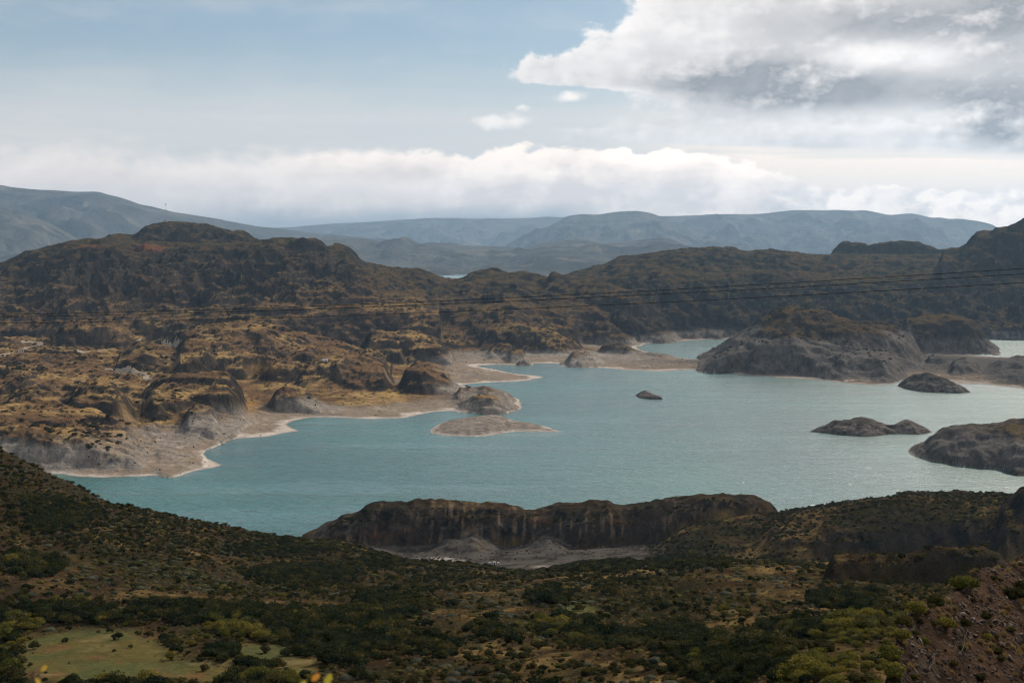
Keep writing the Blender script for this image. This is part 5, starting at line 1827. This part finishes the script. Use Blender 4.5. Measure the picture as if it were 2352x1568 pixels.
track([(-60, 836), (0, 822), (40, 810), (66, 798), (93, 791), (88, 786), (60, 784), (45, 786)], 9)
track([(234, 848), (280, 851), (324, 855), (338, 858), (334, 868), (345, 872)], 9)
track([(169, 808), (200, 808), (230, 805), (250, 802)], 8)
track([(330, 775), (322, 782), (310, 788)], 9)
track([(365, 789), (395, 788), (412, 787)], 10)


# leafy sprigs close to the photographer, dry branch on the stony slope
LEAF_GOLD = mat_leaf("leaf_gold", (0.42, 0.36, 0.05), (0.50, 0.30, 0.05), 0.4)
LEAF_ORANGE = mat_leaf("leaf_orange", (0.50, 0.16, 0.03), (0.55, 0.30, 0.05), 0.4)


def sprig(X, Y, D, mat, label, seed, n=7, lean=0.0):
    r = np.random.RandomState(seed)
    top = ray(X, Y, D)
    g = float(FORE.sample(np.array([top[0]]), np.array([D]))[0])
    root = thing("leafy_sprig", (top[0] - lean, D, g - 0.03), label, "sprig")
    H = top[2] - g
    pts = [np.array([lean * t + 0.02 * math.sin(5 * t), 0.02 * t, H * t]) for t in np.linspace(0, 1, 6)]
    obj("stem", tube(pts, [0.008, 0.007, 0.006, 0.005, 0.004, 0.002], 5), BARK, root, True)
    for i in range(n):
        t = 1.0 - 0.42 * (i / max(n - 1, 1)) * (0.6 / max(H, 0.6))
        p = np.array([lean * t, 0.02 * t, H * t])
        an = i * 2.4 + r.rand()
        d = np.array([math.cos(an), 0.5 * math.sin(an), 0.75 + 0.3 * r.rand()])
        d /= np.linalg.norm(d)
        L = 0.020 + 0.012 * r.rand()
        sd = np.cross(d, [0, 1, 0.2]); sd /= np.linalg.norm(sd)
        up = np.cross(sd, d)
        V = [p, p + d * L * 0.35 + sd * L * 0.27, p + d * L * 0.75 + sd * L * 0.22, p + d * L, p + d * L * 0.75 - sd * L * 0.22, p + d * L * 0.35 - sd * L * 0.27, p + d * L * 0.5 + up * L * 0.06]
        obj("leaf", (V, [(0, 1, 6), (1, 2, 6), (2, 3, 6), (3, 4, 6), (4, 5, 6), (5, 0, 6)]), mat, root, True)


sprig(88, 1518, 3.4, LEAF_GOLD, "blurred yellow leafy sprig poking up over the meadow corner", 1, 9)
sprig(712, 1540, 3.3, LEAF_ORANGE, "blurred orange leafy sprig at the bottom edge, middle of three", 2, 6)
sprig(683, 1556, 3.1, LEAF_GOLD, "blurred pale yellow sprig at the bottom edge, left of the orange one", 3, 6)
sprig(742, 1550, 3.2, LEAF_GOLD, "blurred yellow sprig at the bottom edge, right of the orange one", 4, 6)


def dead_branch(X, Y, seed, label):
    q = FORE.hit(X, Y)
    r = np.random.RandomState(seed)
    root = thing("dry_branch", (q[0], q[1], q[2]), label, "branch", None, r.rand() * 6)
    def limb(p, d, L, rad, depth):
        pts = [p]
        for i in range(4):
            d = d + 0.28 * r.randn(3)
            d /= np.linalg.norm(d)
            p = p + d * L / 4
            pts.append(p)
        parts = [tube(pts, list(np.linspace(rad, rad * 0.45, 5)), 5)]
        if depth:
            for i in (2, 3, 4):
                parts += limb(pts[i], d + 0.9 * r.randn(3) + np.array([0, 0, 0.3]), L * 0.6, rad * 0.5, depth - 1)
        return parts
    for k in range(4):
        an = k * 1.6 + r.rand()
        obj("limb", join(*limb(np.zeros(3), np.array([math.cos(an), math.sin(an), 0.8]), 0.9, 0.022, 1)), BRANCH, root)


BRANCH = mat_plain("dry_wood", (0.26, 0.21, 0.17), 0.9, 0.3, 6.0)
dead_branch(2130, 1540, 5, "bleached dry branch lying on the stony slope, nearest the rim")
dead_branch(2205, 1500, 6, "bleached dry branch lying on the stony slope, farther from the rim")

# ------------------------------------------------------------------ air
def build_haze():
    X0, X1, Y0, Y1, Z0, Z1 = -26000, 26000, -3000, 38500, -60, 1800
    v = [(x, y, z) for z in (Z0, Z1) for y in (Y0, Y1) for x in (X0, X1)]
    f = [(0, 2, 3, 1), (4, 5, 7, 6), (0, 1, 5, 4), (2, 6, 7, 3), (0, 4, 6, 2), (1, 3, 7, 5)]
    m = bpy.data.materials.new("haze_air")
    m.use_nodes = True
    nt = m.node_tree
    nt.nodes.clear()
    o = nt.nodes.new('ShaderNodeOutputMaterial')
    pv = nt.nodes.new('ShaderNodeVolumePrincipled')
    pv.inputs['Color'].default_value = (0.42, 0.64, 0.90, 1)
    pv.inputs['Density'].default_value = 2.6e-5
    pv.inputs['Anisotropy'].default_value = 0.25
    nt.links.new(pv.outputs[0], o.inputs['Volume'])
    link("haze", raw_mesh("haze", v, f, smooth=False), m, kind="stuff")


build_haze()
